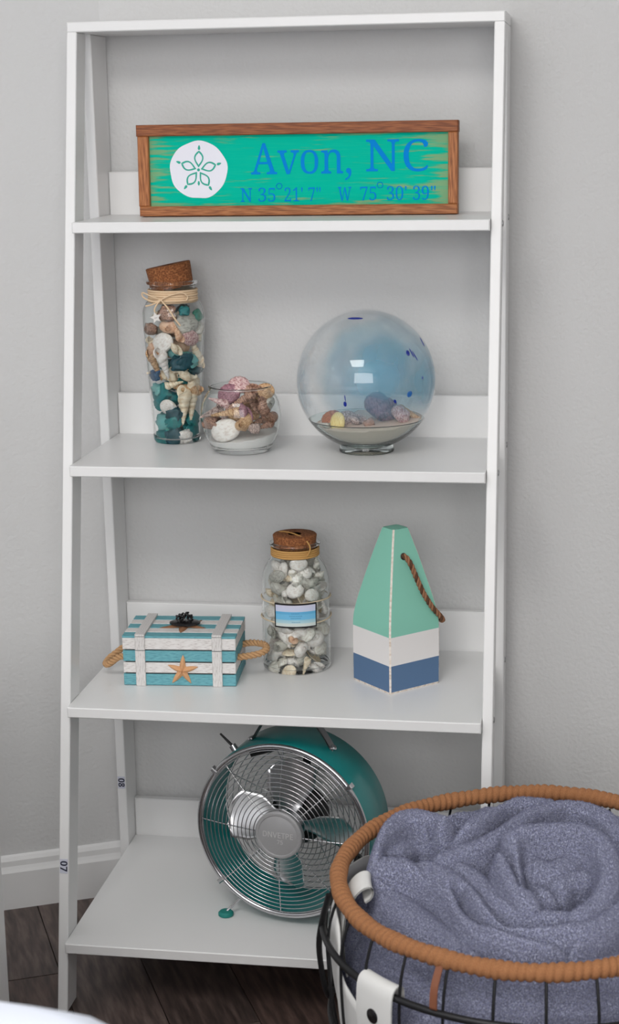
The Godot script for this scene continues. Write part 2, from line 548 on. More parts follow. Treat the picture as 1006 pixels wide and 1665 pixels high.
func make_room() -> void:
	var H := 2.44
	var a26 := deg_to_rad(26.0)
	# back wall
	structure("wall_back", box_mesh(Vector3(2.75, H, 0.12), 0.0, Vector3(1.365, H * 0.5, WALL_Z - 0.06)), M.wall)
	# left wall that meets it at an obtuse angle
	var dirx := Vector3(-cos(a26), 0, sin(a26))
	var ang_len := 1.24 / cos(a26)
	var b := Basis(-dirx, Vector3.UP, (-dirx).cross(Vector3.UP))
	structure("wall_angled", box_mesh(Vector3(ang_len + 0.05, H, 0.12), 0.0, Vector3(-ang_len * 0.5 + 0.0, H * 0.5, -0.06)), M.wall, Vector3(-0.01, 0, WALL_Z), b)
	# left wall with its window (looks towards +x)
	var zl := WALL_Z + 1.24 * tan(a26)
	var bl := Basis(Vector3(0, 0, -1), Vector3.UP, Vector3(1, 0, 0))
	structure("wall_left", wall_with_opening(4.3 - zl + 0.03, H, 0.12, 4.3 - 2.85, 4.3 - 1.35, 0.9, 2.2), M.wall, Vector3(-1.25, 0, 4.3), bl)
	window_unit("window_1", bl, Vector3(-1.25, 0.9, 2.85), 1.5, 1.3)
	# wall behind the camera with its window (looks towards -z)
	var bf := Basis(Vector3(-1, 0, 0), Vector3.UP, Vector3(0, 0, -1))
	structure("wall_front", wall_with_opening(3.99, H, 0.12, 2.74 - 1.8, 2.74 + 0.4, 1.1, 2.3), M.wall, Vector3(2.74, 0, 4.3), bf)
	window_unit("window_2", bf, Vector3(1.8, 1.1, 4.3), 2.2, 1.2)
	structure("wall_right", box_mesh(Vector3(0.12, H, 4.4), 0.0, Vector3(2.74 + 0.06, H * 0.5, 2.13)), M.wall)
	structure("ceiling", box_mesh(Vector3(4.3, 0.1, 4.7), 0.0, Vector3(0.78, H + 0.05, 2.1)), M.ceiling)
	# floor: planks on a dark underlay, laid square to the angled wall
	var fl := structure("floor", box_mesh(Vector3(4.3, 0.1, 4.7), 0.0, Vector3(0.78, -0.058, 2.1)), M.subfloor)
	var pb := Basis(Vector3.UP, a26)
	var wdt := 0.127
	var lng := 0.92
	var meshes := []
	for k in 3:
		meshes.append(box_mesh(Vector3(wdt - 0.0016, 0.008, lng - 0.0016), 0.0009))
	for i in range(-14, 22):
		var off := fmod(absf(float(i)) * 0.37, 1.0) * lng
		for j in range(-2, 6):
			var c := pb * Vector3(i * wdt + 0.03, 0, j * lng + off) + Vector3(0, -0.004, 0)
			if c.x < -0.95 or c.x > 2.45 or c.z < 0.15 or c.z > 3.9:
				if not (c.x > -0.9 and c.x < 2.6 and c.z > -0.3 and c.z < 4.3):
					continue
			var poly := PackedVector2Array()
			for q in [Vector3(-wdt * 0.5 + 0.0008, 0, -lng * 0.5 + 0.0008), Vector3(wdt * 0.5 - 0.0008, 0, -lng * 0.5 + 0.0008), Vector3(wdt * 0.5 - 0.0008, 0, lng * 0.5 - 0.0008), Vector3(-wdt * 0.5 + 0.0008, 0, lng * 0.5 - 0.0008)]:
				var wq: Vector3 = c + pb * q
				poly.append(Vector2(wq.x, wq.z))
			var inside := true
			for q in poly:
				if q.x < -1.2 or q.x > 2.72 or q.y < WALL_Z or q.y > 4.28 or (q.x < -0.01 and q.y < WALL_Z - (q.x + 0.01) * tan(a26)):
					inside = false
			if inside:
				part("plank", meshes[0], M["plank%d" % ((i * 7 + j * 5 + 100) % 3)], fl, c, pb)
				continue
			# cut to the room
			var room := PackedVector2Array([Vector2(-0.01, WALL_Z), Vector2(2.74, WALL_Z), Vector2(2.74, 4.3), Vector2(-1.25, 4.3), Vector2(-1.25, zl)])
			for cut in Geometry2D.intersect_polygons(poly, room):
				if absf(_area(cut)) < 0.0004:
					continue
				var loc := PackedVector2Array()
				for q in cut:
					var lq: Vector3 = pb.inverse() * (Vector3(q.x, 0, q.y) - Vector3(c.x, 0, c.z))
					loc.append(Vector2(lq.x, -lq.z))
				var st := ST()
				prism(st, loc, -0.004, 0.004, Transform3D(Basis(Vector3.RIGHT, -PI / 2), Vector3.ZERO), 0.0)
				part("plank", done(st), M["plank%d" % ((i * 7 + j * 5 + 100) % 3)], fl, c, pb)
	# baseboards: a flat board with a moulded top
	var prof := PackedVector2Array([Vector2(0, 0), Vector2(0.013, 0), Vector2(0.013, 0.064), Vector2(0.0105, 0.069), Vector2(0.0085, 0.074), Vector2(0.008, 0.083), Vector2(0.005, 0.089), Vector2(0, 0.0915)])
	var bst := ST()
	# profile (out, up) swept along the wall: basis x -> wall normal, y -> up, z -> along
	prism(bst, prof, 0.0, 2.74, Transform3D(Basis(Vector3(0, 0, 1), Vector3.UP, Vector3(-1, 0, 0)), Vector3(2.74, 0, WALL_Z)))
	structure("baseboard_back", done(bst), M.trim)
	bst = ST()
	prism(bst, prof, -0.012, ang_len, Transform3D(Basis(Vector3(sin(a26), 0, cos(a26)), Vector3.UP, Vector3(-cos(a26), 0, sin(a26))), Vector3(-0.01, 0, WALL_Z)))
	structure("baseboard_angled", done(bst), M.trim)
	bst = ST()
	prism(bst, prof, 0.0, 4.3 - WALL_Z, Transform3D(Basis(Vector3(-1, 0, 0), Vector3.UP, Vector3(0, 0, -1)), Vector3(2.74, 0, 4.3)))
	structure("baseboard_right", done(bst), M.trim)

# ------------------------------------------------------------------ ladder shelf
func leg_front_z(y: float) -> float:
	return 0.3862 - 0.1924 * y

func leg_rear_z(y: float) -> float:
	return 0.0232 + 0.0157 * y

func make_shelf_unit() -> void:
	var o := thing("ladder_shelf", "tall white leaning ladder shelf with four boards standing against the grey wall", "shelf", Vector3.ZERO)
	var ytop := 1.4032
	# profile in (z, y), extruded along x: basis x->z, y->y, z->x needs det +: (z,y,-x)
	var zy := Basis(Vector3(0, 0, 1), Vector3.UP, Vector3(-1, 0, 0))
	var front_poly := PackedVector2Array([Vector2(leg_front_z(0) - 0.046, 0), Vector2(leg_front_z(0), 0), Vector2(leg_front_z(ytop), ytop), Vector2(leg_front_z(ytop) - 0.046, ytop)])
	var rear_poly := PackedVector2Array([Vector2(-0.036, 0), Vector2(leg_rear_z(0), 0), Vector2(leg_rear_z(ytop), ytop), Vector2(-0.036, ytop)])
	var legs := []
	for x in [-T, W]:
		var st := ST()
		prism(st, front_poly, -(x + T), -x, Transform3D(zy, Vector3.ZERO), 0.0012)
		legs.append(part("leg", done(st), M.white, o))
		st = ST()
		prism(st, rear_poly, -(x + T), -x, Transform3D(zy, Vector3.ZERO), 0.0012)
		legs.append(part("leg", done(st), M.white, o))
	part("top_rail", box_mesh(Vector3(W + 2 * T, 0.0144, 0.152), 0.0014, Vector3(W * 0.5, 1.4104, 0.0395)), M.white, o)
	for k in 4:
		var y: float = SHELF_Y[k]
		var zf := leg_front_z(y) + 0.019
		var zb := -0.018
		part("shelf_board", box_mesh(Vector3(W - 0.001, 0.0154, zf - zb), 0.0014, Vector3(W * 0.5, y - 0.0077, (zf + zb) * 0.5)), M.white, o)
		var bb := part("back_stop", box_mesh(Vector3(W - 0.001, 0.0801, 0.0145), 0.0014, Vector3(W * 0.5, y + 0.0647 - 0.04, -0.0256)), M.white, o)
		# screw heads on the outer faces of the right legs
		for z in [leg_front_z(y) - 0.022, -0.006]:
			var st := ST()
			lathe(st, [Vector2(0.0045, 0), Vector2(0.0045, 0.0008), Vector2(0.003, 0.0016), Vector2(0.0012, 0.0016), Vector2(0.0008, 0.0006), Vector2(0, 0.0006)], 14, Transform3D(Basis(Vector3(0, 0, -1), Vector3(1, 0, 0), Vector3(0, -1, 0)), Vector3.ZERO))
			part("screw", done(st), M.chrome_soft, o, Vector3(W + T, y - 0.008, z))
	# numbered stickers left on the front edges of the left legs
	for s in [["07", 0.213, leg_front_z(0.213), legs[0], -atan(0.1924)], ["08", 0.2185, leg_rear_z(0.2185), legs[1], atan(0.0157)]]:
		var lean := Basis(Vector3.RIGHT, s[4])
		var c := Vector3(-T * 0.5, s[1], s[2] + 0.0004)
		var stk := part("sticker", box_mesh(Vector3(0.0118, 0.021, 0.0004), 0.0), M.sticker, s[3], c, lean)
		stk.set_meta("label", "pale sticker printed %s" % s[0])
		letters(s[0], 0.0105, 0.0, s[3], M.ink, c + lean * Vector3(0, 0, 0.0003), lean * Basis(Vector3(0, 0, 1), -PI / 2), "Droid Sans", 0.0003, true)

func letters(text: String, height: float, width: float, parent: Node3D, m: Material, at: Vector3, basis := Basis(), font := "Droid Serif", depth := 0.0004, bold := false) -> MeshInstance3D:
	# height: cap height; width: total width if > 0; centred on at
	var f := SystemFont.new()
	f.font_names = PackedStringArray([font])
	f.font_weight = 700 if bold else 400
	var t := TextMesh.new()
	t.text = text
	t.font = f
	t.font_size = 64
	t.pixel_size = 0.001
	t.depth = 0.01
	t.curve_step = 2.0
	t.horizontal_alignment = HORIZONTAL_ALIGNMENT_CENTER
	t.vertical_alignment = VERTICAL_ALIGNMENT_CENTER
	var ref := t.duplicate() as TextMesh
	ref.text = "N"
	var ab := t.get_aabb()
	var rb := ref.get_aabb()
	var sy := height / maxf(rb.size.y, 0.001)
	var sx := (width / ab.size.x) if width > 0.0 and ab.size.x > 0.0 else sy
	var b := basis * Basis.from_scale(Vector3(sx, sy, depth / 0.01))
	return part("lettering", t, m, parent, at - b * Vector3(ab.get_center().x, rb.get_center().y, 0), b)

# ------------------------------------------------------------------ basket
const BASKET := Vector3(0.693, 0.0, 0.74)

func basket_r(y: float) -> float:
	var ys := [0.0, 0.08, 0.16, 0.22, 0.28, 0.33, 0.36, 0.39, 0.408, 0.42]
	var rs := [0.185, 0.206, 0.224, 0.236, 0.2445, 0.2475, 0.247, 0.2425, 0.235, 0.23]
	for k in 9:
		if y <= ys[k + 1]:
			var t: float = (y - ys[k]) / (ys[k + 1] - ys[k])
			return lerpf(rs[k], rs[k + 1], t)
	return 0.23

func make_basket() -> void:
	var o := thing("wire_basket", "dark wire basket with a rope-wrapped rim and white cloth liner holding the blue-grey throw", "basket", BASKET)
	# rim: sisal wound round and round a hoop
	var rows := []
	var turns := 160
	var n_long := turns * 8
	var n_round := 14
	for j in n_long + 1:
		var a := TAU * j / n_long
		var y := 0.42 + 0.0175 * cos(a) * 0.23 - 0.028 * sin(a) * 0.23 + 0.0008 * sin(a * 7.0)
		var c := Vector3(0.23 * cos(a), y, 0.23 * sin(a))
		var row := PackedVector3Array()
		for i in n_round:
			var p := TAU * i / n_round
			var ph := a * turns + p + 0.9 * sin(a * 11.0) + 0.5 * sin(a * 47.0)
			var r := 0.0078 + 0.0028 * pow(absf(sin(ph * 0.5)), 0.6) + 0.0005 * sin(a * 23.0)
			row.append(c + Vector3(cos(a) * cos(p), sin(p), sin(a) * cos(p)) * r)
		rows.append(row)
	var st := ST()
	grid(st, rows, true, true)
	part("rope_rim", done(st), M.sisal, o)
	# hoops
	for h in [[0.36, 0.0042], [0.25, 0.003], [0.14, 0.003], [0.012, 0.004]]:
		st = ST()
		tube(st, ring_path(basket_r(h[0]) + 0.002, h[0], 96), h[1], 8, true)
		part("hoop_wire", done(st), M.wire, o)
	# uprights
	var nv := 28
	st = ST()
	var path := []
	for k in 13:
		var y := 0.004 + 0.41 * k / 12.0
		path.append(Vector3(basket_r(y) - 0.0015, y, 0))
	tube(st, smooth_path(path, 3), 0.0018, 6)
	var up := done(st)
	for k in nv:
		part("upright_wire", up, M.wire, o, Vector3.ZERO, Basis(Vector3.UP, TAU * (k + 0.35) / nv))
	# base wires
	for k in 7:
		var x := -0.15 + 0.05 * k
		var half := sqrt(0.184 * 0.184 - x * x)
		st = ST()
		tube(st, PackedVector3Array([Vector3(x, 0.006, -half), Vector3(x, 0.006, half)]), 0.002, 6)
		part("base_wire", done(st), M.wire, o)
	# carrying handle wire at the left that bows out under the rim
	st = ST()
	var hp := []
	for k in 9:
		var t := k / 8.0
		var a := PI + 0.1 - 0.52 * (t - 0.35)
		var y := 0.405 - 0.16 * sin(PI * t)
		hp.append(Vector3(cos(a) * (basket_r(y) + 0.006), y, sin(a) * (basket_r(y) + 0.006)))
	tube(st, smooth_path(hp, 5), 0.0036, 8)
	part("handle_wire", done(st), M.wire, o)
	# liner: cloth hung inside, its top edge high on the left and sagging at the front
	rows = []
	var na := 180
	for j in 22:
		var row := PackedVector3Array()
		for i in na:
			var a := TAU * i / na
			var top := liner_top(a)
			var y := lerpf(0.02, top, j / 21.0)
			var r := basket_r(y) - 0.008 + 0.003 * sin(a * 17.0 + y * 20.0) * (j / 21.0)
			row.append(Vector3(r * cos(a), y, r * sin(a)))
		rows.append(row)
	# thickness: come back down on the inside
	for j in 22:
		var row := PackedVector3Array()
		for i in na:
			var a := TAU * i / na
			var y := lerpf(liner_top(a), 0.024, j / 21.0)
			var r := basket_r(y) - 0.0105 + 0.003 * sin(a * 17.0 + y * 20.0) * (1.0 - j / 21.0)
			row.append(Vector3(r * cos(a), y, r * sin(a)))
		rows.append(row)
	st = ST()
	grid(st, rows, true, false)
	var liner := part("cloth_liner", done(st), M.liner, o)
	# tab folded over the hoop, with a dark eyelet
	st = ST()
	var aa := PI - 0.86
	tab_strip(st, aa, 0.052, [[-0.012, 0.352], [-0.010, 0.366], [-0.002, 0.371], [0.006, 0.368], [0.0085, 0.355], [0.009, 0.33], [0.0085, 0.3]])
	part("tab", done(st), M.liner, liner)
	st = ST()
	lathe(st, [Vector2(0.0085, 0), Vector2(0.0085, 0.0012), Vector2(0.007, 0.0022), Vector2(0, 0.0022)], 20)
	var rad := Vector3(cos(aa), 0, sin(aa))
	part("eyelet", done(st), M.black, liner, rad * (basket_r(0.335) + 0.0092) + Vector3(0, 0.332, 0), Basis(Vector3.UP.cross(rad), rad, Vector3.UP.cross(rad).cross(rad)))
	# curled corner of the liner standing up inside the rim at the left
	st = ST()
	tab_strip(st, PI - 0.2, 0.055, [[-0.022, 0.31], [-0.019, 0.35], [-0.018, 0.38], [-0.02, 0.405], [-0.026, 0.416], [-0.034, 0.418], [-0.04, 0.413], [-0.041, 0.405], [-0.036, 0.4]])
	part("curled_edge", done(st), M.liner, liner)
	# leather loop under the rim at the front
	st = ST()
	tab_strip(st, PI - 1.17, 0.008, [[0.002, 0.41], [0.006, 0.395], [0.0075, 0.38], [0.006, 0.365]])
	part("leather_tie", done(st), M.leather, o)

func tab_strip(st: SurfaceTool, a0: float, width: float, prof: Array) -> void:
	# cloth strip following the wall of the basket: prof entries [out from the wall, y]
	soft(st)
	var rows := []
	var pts := []
	for e in prof:
		pts.append(Vector3(e[0], e[1], 0))
	var sp := smooth_path(pts, 4)
	var m := sp.size()
	for side in 2:
		for jj in m:
			var j := jj if side == 0 else m - 1 - jj
			var t := (sp[mini(j + 1, m - 1)] - sp[maxi(j - 1, 0)]).normalized()
			var nrm := Vector3(t.y, -t.x, 0) * (0.0009 if side == 0 else -0.0009)
			var row := PackedVector3Array()
			for i in 9:
				var a := a0 + (i / 8.0 - 0.5) * width / 0.24
				var r := basket_r(minf(sp[j].y, 0.42)) + sp[j].x + nrm.x
				row.append(Vector3(r * cos(a), sp[j].y + nrm.y, r * sin(a)))
			rows.append(row)
	rows.append(rows[0])
	grid(st, rows, false, false)

func liner_top(a: float) -> float:
	# a: angle in xz, 0 = +x, PI/2 = towards the camera, PI = left
	var d := absf(angle_difference(a, PI + 0.1))
	var hi := 0.395
	return lerpf(hi, 0.26, smoothstep(0.15, 1.15, d)) + 0.006 * sin(a * 9.0)

# ------------------------------------------------------------------ throw
const FOLDS := {
	# centre lines of rolls and creases, millimetres from the axis of the basket: x, height, z, ...
	"F1": [-195, 439, -2, -196, 444, -27, -188, 449, -54, -171, 450, -83, -150, 450, -95, -125, 450, -83, -102, 450, -71, -83, 450, -80, -67, 450, -107, -51, 450, -135, -24, 450, -150, 7, 450, -147],
	"F1b": [-178, 425, -41, -164, 425, -78, -142, 425, -95, -125, 425, -86],
	"F2": [-109, 431, -9, -87, 436, -25, -64, 441, -40, -42, 447, -60, -24, 454, -80, -5, 454, -111, 25, 454, -135, 56, 454, -130, 80, 454, -104, 95, 446, -74],
	"F3": [-5, 437, 104, -17, 444, 82, -27, 451, 56, -33, 459, 25, -30, 466, -3, -10, 468, -21, 15, 468, -29, 40, 468, -32, 63, 467, -21, 77, 462, 1, 83, 453, 33, 80, 444, 70, 70, 437, 95, 51, 434, 122],
	"F5": [-179, 428, 3, -149, 428, 2, -123, 428, 9, -97, 428, 38, -77, 428, 75, -62, 428, 115, -42, 428, 146, -14, 428, 160, 17, 428, 159, 48, 428, 146, 75, 428, 125, 98, 428, 81],
	"F6": [-110, 424, -15, -85, 424, 0, -61, 424, 35, -42, 424, 76, -21, 424, 101, 7, 424, 110, 35, 424, 110],
	"F7": [-189, 399, -4, -157, 399, 42, -128, 399, 86, -95, 399, 127, -60, 399, 166, -24, 399, 182, 18, 399, 181, 60, 399, 174, 94, 399, 158],
	"F4": [-9, 437, -3, 14, 437, 16, 33, 437, -3, 49, 437, -26],
	"F4b": [14, 430, 58, 29, 430, 27, 52, 430, 14],
	"Fr": [95, 440, -84, 107, 440, -21, 114, 440, 58],
	"C1": [-87, 404, 53, -72, 404, 94, -51, 404, 130, -26, 404, 153, 2, 404, 163, 37, 404, 163],
	"C2": [-52, 424, -12, -31, 424, 26, -10, 424, 79],
	"C3": [-121, 424, -45, -101, 424, -69, -84, 424, -105, -60, 424, -137, -39, 424, -172],
	"C4": [9, 415, 41, 30, 415, 62, 43, 415, 74],
	"C5": [-124, 422, -33, -130, 422, -76],
	"C6": [-166, 405, -33, -136, 405, 3, -110, 405, 49, -86, 405, 93, -63, 405, 135, -44, 405, 176],
}

func make_throw() -> void:
	# rolls: [0, half width]; creases: [-depth, half width]
	var how := {"F1": [0.0, 0.014], "F1b": [0.0, 0.022], "F2": [0.0, 0.013], "F3": [0.0, 0.0125], "F5": [0.0, 0.018], "F6": [0.0, 0.011], "F7": [0.0, 0.028], "F4": [0.0, 0.02], "F4b": [0.0, 0.018], "Fr": [0.0, 0.017],
		"C1": [-0.034, 0.007], "C2": [-0.034, 0.006], "C3": [-0.026, 0.008], "C4": [-0.024, 0.008], "C5": [-0.026, 0.006], "C6": [-0.007, 0.007]}
	var lines := {}
	for k in FOLDS:
		var pts := []
		for i in range(0, FOLDS[k].size(), 3):
			pts.append(Vector3(FOLDS[k][i], FOLDS[k][i + 1], FOLDS[k][i + 2]) * 0.001)
		lines[k] = smooth_path(pts, 3)
	var nz := FastNoiseLite.new()
	nz.frequency = 110.0
	nz.seed = 5
	nz.fractal_octaves = 2
	var big := FastNoiseLite.new()
	big.frequency = 14.0
	big.seed = 9
	var rows := []
	var na := 400
	var nr := 130
	for j in nr + 1:
		var row := PackedVector3Array()
		for i in na:
			var a := -TAU * i / na
			var edge := 0.212 - 0.014 * exp(-pow(angle_difference(a, PI) / 0.5, 2.0))
			var s := maxf(0.002, float(j) / nr)
			var p := Vector2(cos(a), sin(a)) * edge * s
			var h := 0.356 + 0.016 * (1.0 - s * s) + 0.006 * big.get_noise_2d(p.x, p.y)
			h += 0.062 * smoothstep(-0.12, -0.17, p.y)
			var dip := 0.0
			for k in lines:
				var d := 1.0
				var top := 0.0
				var l: PackedVector3Array = lines[k]
				for q in l.size() - 1:
					var l0 := Vector2(l[q].x, l[q].z)
					var l1 := Vector2(l[q + 1].x, l[q + 1].z)
					var cp := Geometry2D.get_closest_point_to_segment(p, l0, l1)
					var d2 := p.distance_squared_to(cp)
					if d2 < d:
						d = d2
						top = lerpf(l[q].y, l[q + 1].y, l0.distance_to(cp) / maxf(l0.distance_to(l1), 1e-5))
				d = sqrt(d)
				var hw: Array = how[k]
				if hw[0] >= 0.0:
					var w: float = hw[1]
					var t := d / w
					var v: float
					if t < 0.9:
						v = top - w + w * sqrt(1.0 - t * t)
					else:
						v = top - w + w * 0.436 - (t - 0.9) * w * 4.0
					# smooth maximum
					var m := maxf(0.0025 - absf(h - v), 0.0) / 0.0025
					h = maxf(h, v) + m * m * 0.0025 * 0.25
				elif d < hw[1] * 3.0:
					dip += hw[0] * exp(-d * d / (hw[1] * hw[1]))
			h += dip
			# roll over into the side near the edge
			var e := maxf(0.0, s - 0.93) / 0.07
			h -= 0.03 * e * e
			h += 0.0011 * nz.get_noise_2d(p.x, p.y)
			row.append(Vector3(p.x, h, p.y))
		rows.append(row)
	# the sides inside the wires
	var last: PackedVector3Array = rows[nr]
	for j in range(1, 15):
		var t := j / 14.0
		var row := PackedVector3Array()
		for i in na:
			var a := -TAU * i / na
			var y0 := last[i].y
			var y := lerpf(y0, 0.04, t)
			var r0 := Vector2(last[i].x, last[i].z).length()
			var r := lerpf(r0, basket_r(y) - 0.014, smoothstep(0.0, 0.28, t)) + 0.0035 * big.get_noise_3d(cos(a) * 0.3, y * 1.2, sin(a) * 0.3) * smoothstep(0.0, 0.2, t)
			row.append(Vector3(r * cos(a), y, r * sin(a)))
		rows.append(row)
	var bottom := PackedVector3Array()
	for i in na:
		bottom.append(Vector3(0, 0.035, 0))
	rows.append(bottom)
	var st := ST()
	grid(st, rows, true, false)
	var o := part("throw_blanket", done(st), M.throw, null, BASKET)
	tag(o, "fuzzy blue-grey throw blanket rolled into a spiral inside the wire basket", "blanket")
	# pile: short soft fibres all over what one can see
	var fib := ST()
	flat(fib)
	for k in 3:
		var b := Basis(Vector3.UP, PI / 3.0 * k)
		tri(fib, b * Vector3(-0.0004, 0, 0), b * Vector3(0.0004, 0, 0), b * Vector3(0.0002, 0.0026, 0.0008))
	var mm := MultiMesh.new()
	mm.transform_format = MultiMesh.TRANSFORM_3D
	mm.mesh = done(fib)
	var xfs: Array[Transform3D] = []
	for j in nr + 5:
		var r0: PackedVector3Array = rows[j]
		var r1: PackedVector3Array = rows[j + 1]
		for i in na:
			var k := (i + 1) % na
			var pa := r0[i]
			var eu := r0[k] - pa
			var ev := r1[i] - pa
			var nrm := ev.cross(eu)
			var area := nrm.length()
			if area < 1e-9:
				continue
			nrm /= area
			var want := area * 700000.0
			var cnt := int(want) + (1 if rng.randf() < want - int(want) else 0)
			for q in cnt:
				var at := pa + eu * rng.randf() + ev * rng.randf() - nrm * 0.0004
				var up := (nrm + Vector3(rng.randf_range(-1, 1), rng.randf_range(-1, 1), rng.randf_range(-1, 1)) * 0.75).normalized()
				var side := up.cross(Vector3(rng.randf_range(-1, 1), rng.randf_range(-1, 1), rng.randf_range(-1, 1))).normalized()
				xfs.append(Transform3D(Basis(side, up, side.cross(up)) * rng.randf_range(0.7, 1.25), at))
	mm.instance_count = xfs.size()
	for i in xfs.size():
		mm.set_instance_transform(i, xfs[i])
	var pile := MultiMeshInstance3D.new()
	pile.name = "pile"
	pile.multimesh = mm
	pile.material_override = M.throw
	pile.set_meta("kind", "stuff")
	o.add_child(pile, true)

# ------------------------------------------------------------------ fan
func make_fan() -> void:
	var o := thing("drum_fan", "teal metal drum fan with a chrome ring grille on the lowest shelf board", "fan", Vector3(0.316, SHELF_Y[3], 0.236), deg_to_rad(-11.5))
	# local: axis is +z (front), centre of the drum at height C
	var C := 0.1475
	var R := 0.135
	var D := 0.044   # half depth
	var ax := Transform3D(Basis(Vector3(1, 0, 0), Vector3(0, 0, 1), Vector3(0, -1, 0)), Vector3(0, C, 0))   # lathe y -> local z
	# lathe's own y must become +z: x->x, y->z, z->-y keeps the hand
	var st := ST()
	lathe(st, [Vector2(R - 0.006, -D), Vector2(R - 0.001, -D - 0.001), Vector2(R + 0.001, -D + 0.003), Vector2(R + 0.001, D - 0.003), Vector2(R - 0.0005, D), Vector2(R - 0.004, D), Vector2(R - 0.0045, D - 0.003), Vector2(R - 0.0045, -D + 0.004), Vector2(R - 0.006, -D)], 96, ax, 30.0)
	part("drum", done(st), M.teal, o)
	# chrome trim ring on the front edge
	st = ST()
	tube(st, ring_path(R - 0.0035, D + 0.0015, 96), 0.0042, 10, true)
	part("trim_ring", xf_mesh(done(st), ax), M.chrome, o)
	# front grille: rings on a slightly domed surface, and spokes
	var zf := func(r: float) -> float: return D + 0.002 + 0.014 * (1.0 - pow(r / R, 2.0))
	var n_rings := 14
	for k in n_rings:
		var r := lerpf(0.040, R - 0.009, k / float(n_rings - 1))
		st = ST()
		tube(st, ring_path(r, zf.call(r), 80), 0.00075, 6, true)
		part("grille_ring", xf_mesh(done(st), ax), M.chrome, o)
	for k in 8:
		var a := deg_to_rad(2.0 + 45.0 * k)
		st = ST()
		var p := PackedVector3Array()
		for q in 9:
			var r := lerpf(0.032, R - 0.003, q / 8.0)
			p.append(Vector3(r * cos(a), zf.call(r) - 0.0015, r * sin(a)))
		tube(st, p, 0.0011, 6)
		part("grille_spoke", xf_mesh(done(st), ax), M.chrome, o)
	# hub badge
	st = ST()
	var hz: float = zf.call(0.03)
	lathe(st, [Vector2(0.0365, hz - 0.008), Vector2(0.0365, hz + 0.001), Vector2(0.0345, hz + 0.0035), Vector2(0.0315, hz + 0.0035), Vector2(0.0305, hz + 0.0022), Vector2(0.0295, hz + 0.0022), Vector2(0.028, hz + 0.003), Vector2(0, hz + 0.003)], 64, ax)
	var hub := part("hub_badge", done(st), M.hub, o)
	letters("DNVETPE", 0.0082, 0.047, hub, M.hub_letter, Vector3(0, C + 0.001, hz + 0.0032), Basis(), "Droid Sans", 0.0007)
	letters("75", 0.006, 0.009, hub, M.hub_letter, Vector3(0.003, C - 0.0095, hz + 0.0032), Basis(), "Droid Sans", 0.0006)
	# clips that hold the grille
	for deg in [38.0, 142.0, 222.0, 318.0]:
		var a := deg_to_rad(deg)
		st = ST()
		box(st, Vector3(0, 0, 0), Vector3(0.007, 0.011, 0.012), 0.0015)
		part("clip", done(st), M.chrome, o, Vector3((R - 0.001) * cos(a), C + (R - 0.001) * sin(a), D + 0.001), Basis(Vector3(0, 0, 1), a - PI / 2))
	# blades, hub cone and motor
	var blade_xf := []
	for k in 4:
		var a := deg_to_rad(-3.0 + 90.0 * k)
		var rows := []
		for side in 2:
			for jj in 13:
				var j := jj if side == 0 else 12 - jj
				var v := j / 12.0
				var row := PackedVector3Array()
				for q in 13:
					var u := q / 12.0
					var r := lerpf(0.022, 0.098, u)
					var wid := lerpf(0.017, 0.036, smoothstep(0.0, 0.5, u)) * (1.0 - 0.55 * smoothstep(0.86, 1.0, u))
					var c := (v - 0.5) * 2.0
					var ang := deg_to_rad(lerpf(42.0, 26.0, u))
					var off := 0.006 * (1.0 - c * c)
					row.append(Vector3(r, c * wid * cos(ang) + off * sin(ang), c * wid * sin(ang) - off * cos(ang) + (0.0006 if side == 0 else -0.0006)))
				rows.append(row)
		rows.append(rows[0])
		st = ST()
		grid(st, rows, false, true)
		part("blade", done(st), M.blade, o, Vector3(0, C, 0.012), Basis(Vector3(0, 0, 1), a))
	st = ST()
	lathe(st, [Vector2(0.024, -0.006), Vector2(0.026, 0.0), Vector2(0.026, 0.022), Vector2(0.02, 0.03), Vector2(0.0, 0.032)], 40, ax)
	part("blade_hub", done(st), M.chrome, o)
	st = ST()
	lathe(st, [Vector2(0.0, -D - 0.004), Vector2(0.034, -D - 0.004), Vector2(0.043, -D + 0.004), Vector2(0.043, -0.018), Vector2(0.034, -0.01), Vector2(0.0, -0.008)], 48, ax)
	part("motor", done(st), M.motor, o)
	# rear bracket: black straps that carry the motor
	for deg in [84.0, 204.0, 324.0]:
		var a := deg_to_rad(deg)
		st = ST()
		box(st, Vector3(0.088, 0, -D + 0.006), Vector3(0.088, 0.012, 0.005), 0.001, Basis())
		part("motor_bracket", done(st), M.motor, o, Vector3(0, C, 0), Basis(Vector3(0, 0, 1), a))
	# rear grille
	for k in 10:
		var r := lerpf(0.045, R - 0.008, k / 9.0)
		st = ST()
		tube(st, ring_path(r, -D - 0.001, 64), 0.0008, 5, true)
		part("rear_grille_ring", xf_mesh(done(st), ax), M.chrome, o)
	for k in 8:
		var a := deg_to_rad(20.0 + 45.0 * k)
		st = ST()
		tube(st, PackedVector3Array([Vector3(0.04 * cos(a), -D - 0.001, 0.04 * sin(a)), Vector3((R - 0.004) * cos(a), -D - 0.001, (R - 0.004) * sin(a))]), 0.001, 5)
		part("rear_grille_spoke", xf_mesh(done(st), ax), M.chrome, o)
	# switch box seen through the grille at the top
	part("switch_box", box_mesh(Vector3(0.05, 0.016, 0.03), 0.002), M.motor, o, Vector3(-0.045, C + 0.108, -0.012), Basis(Vector3(0, 0, 1), 0.35))
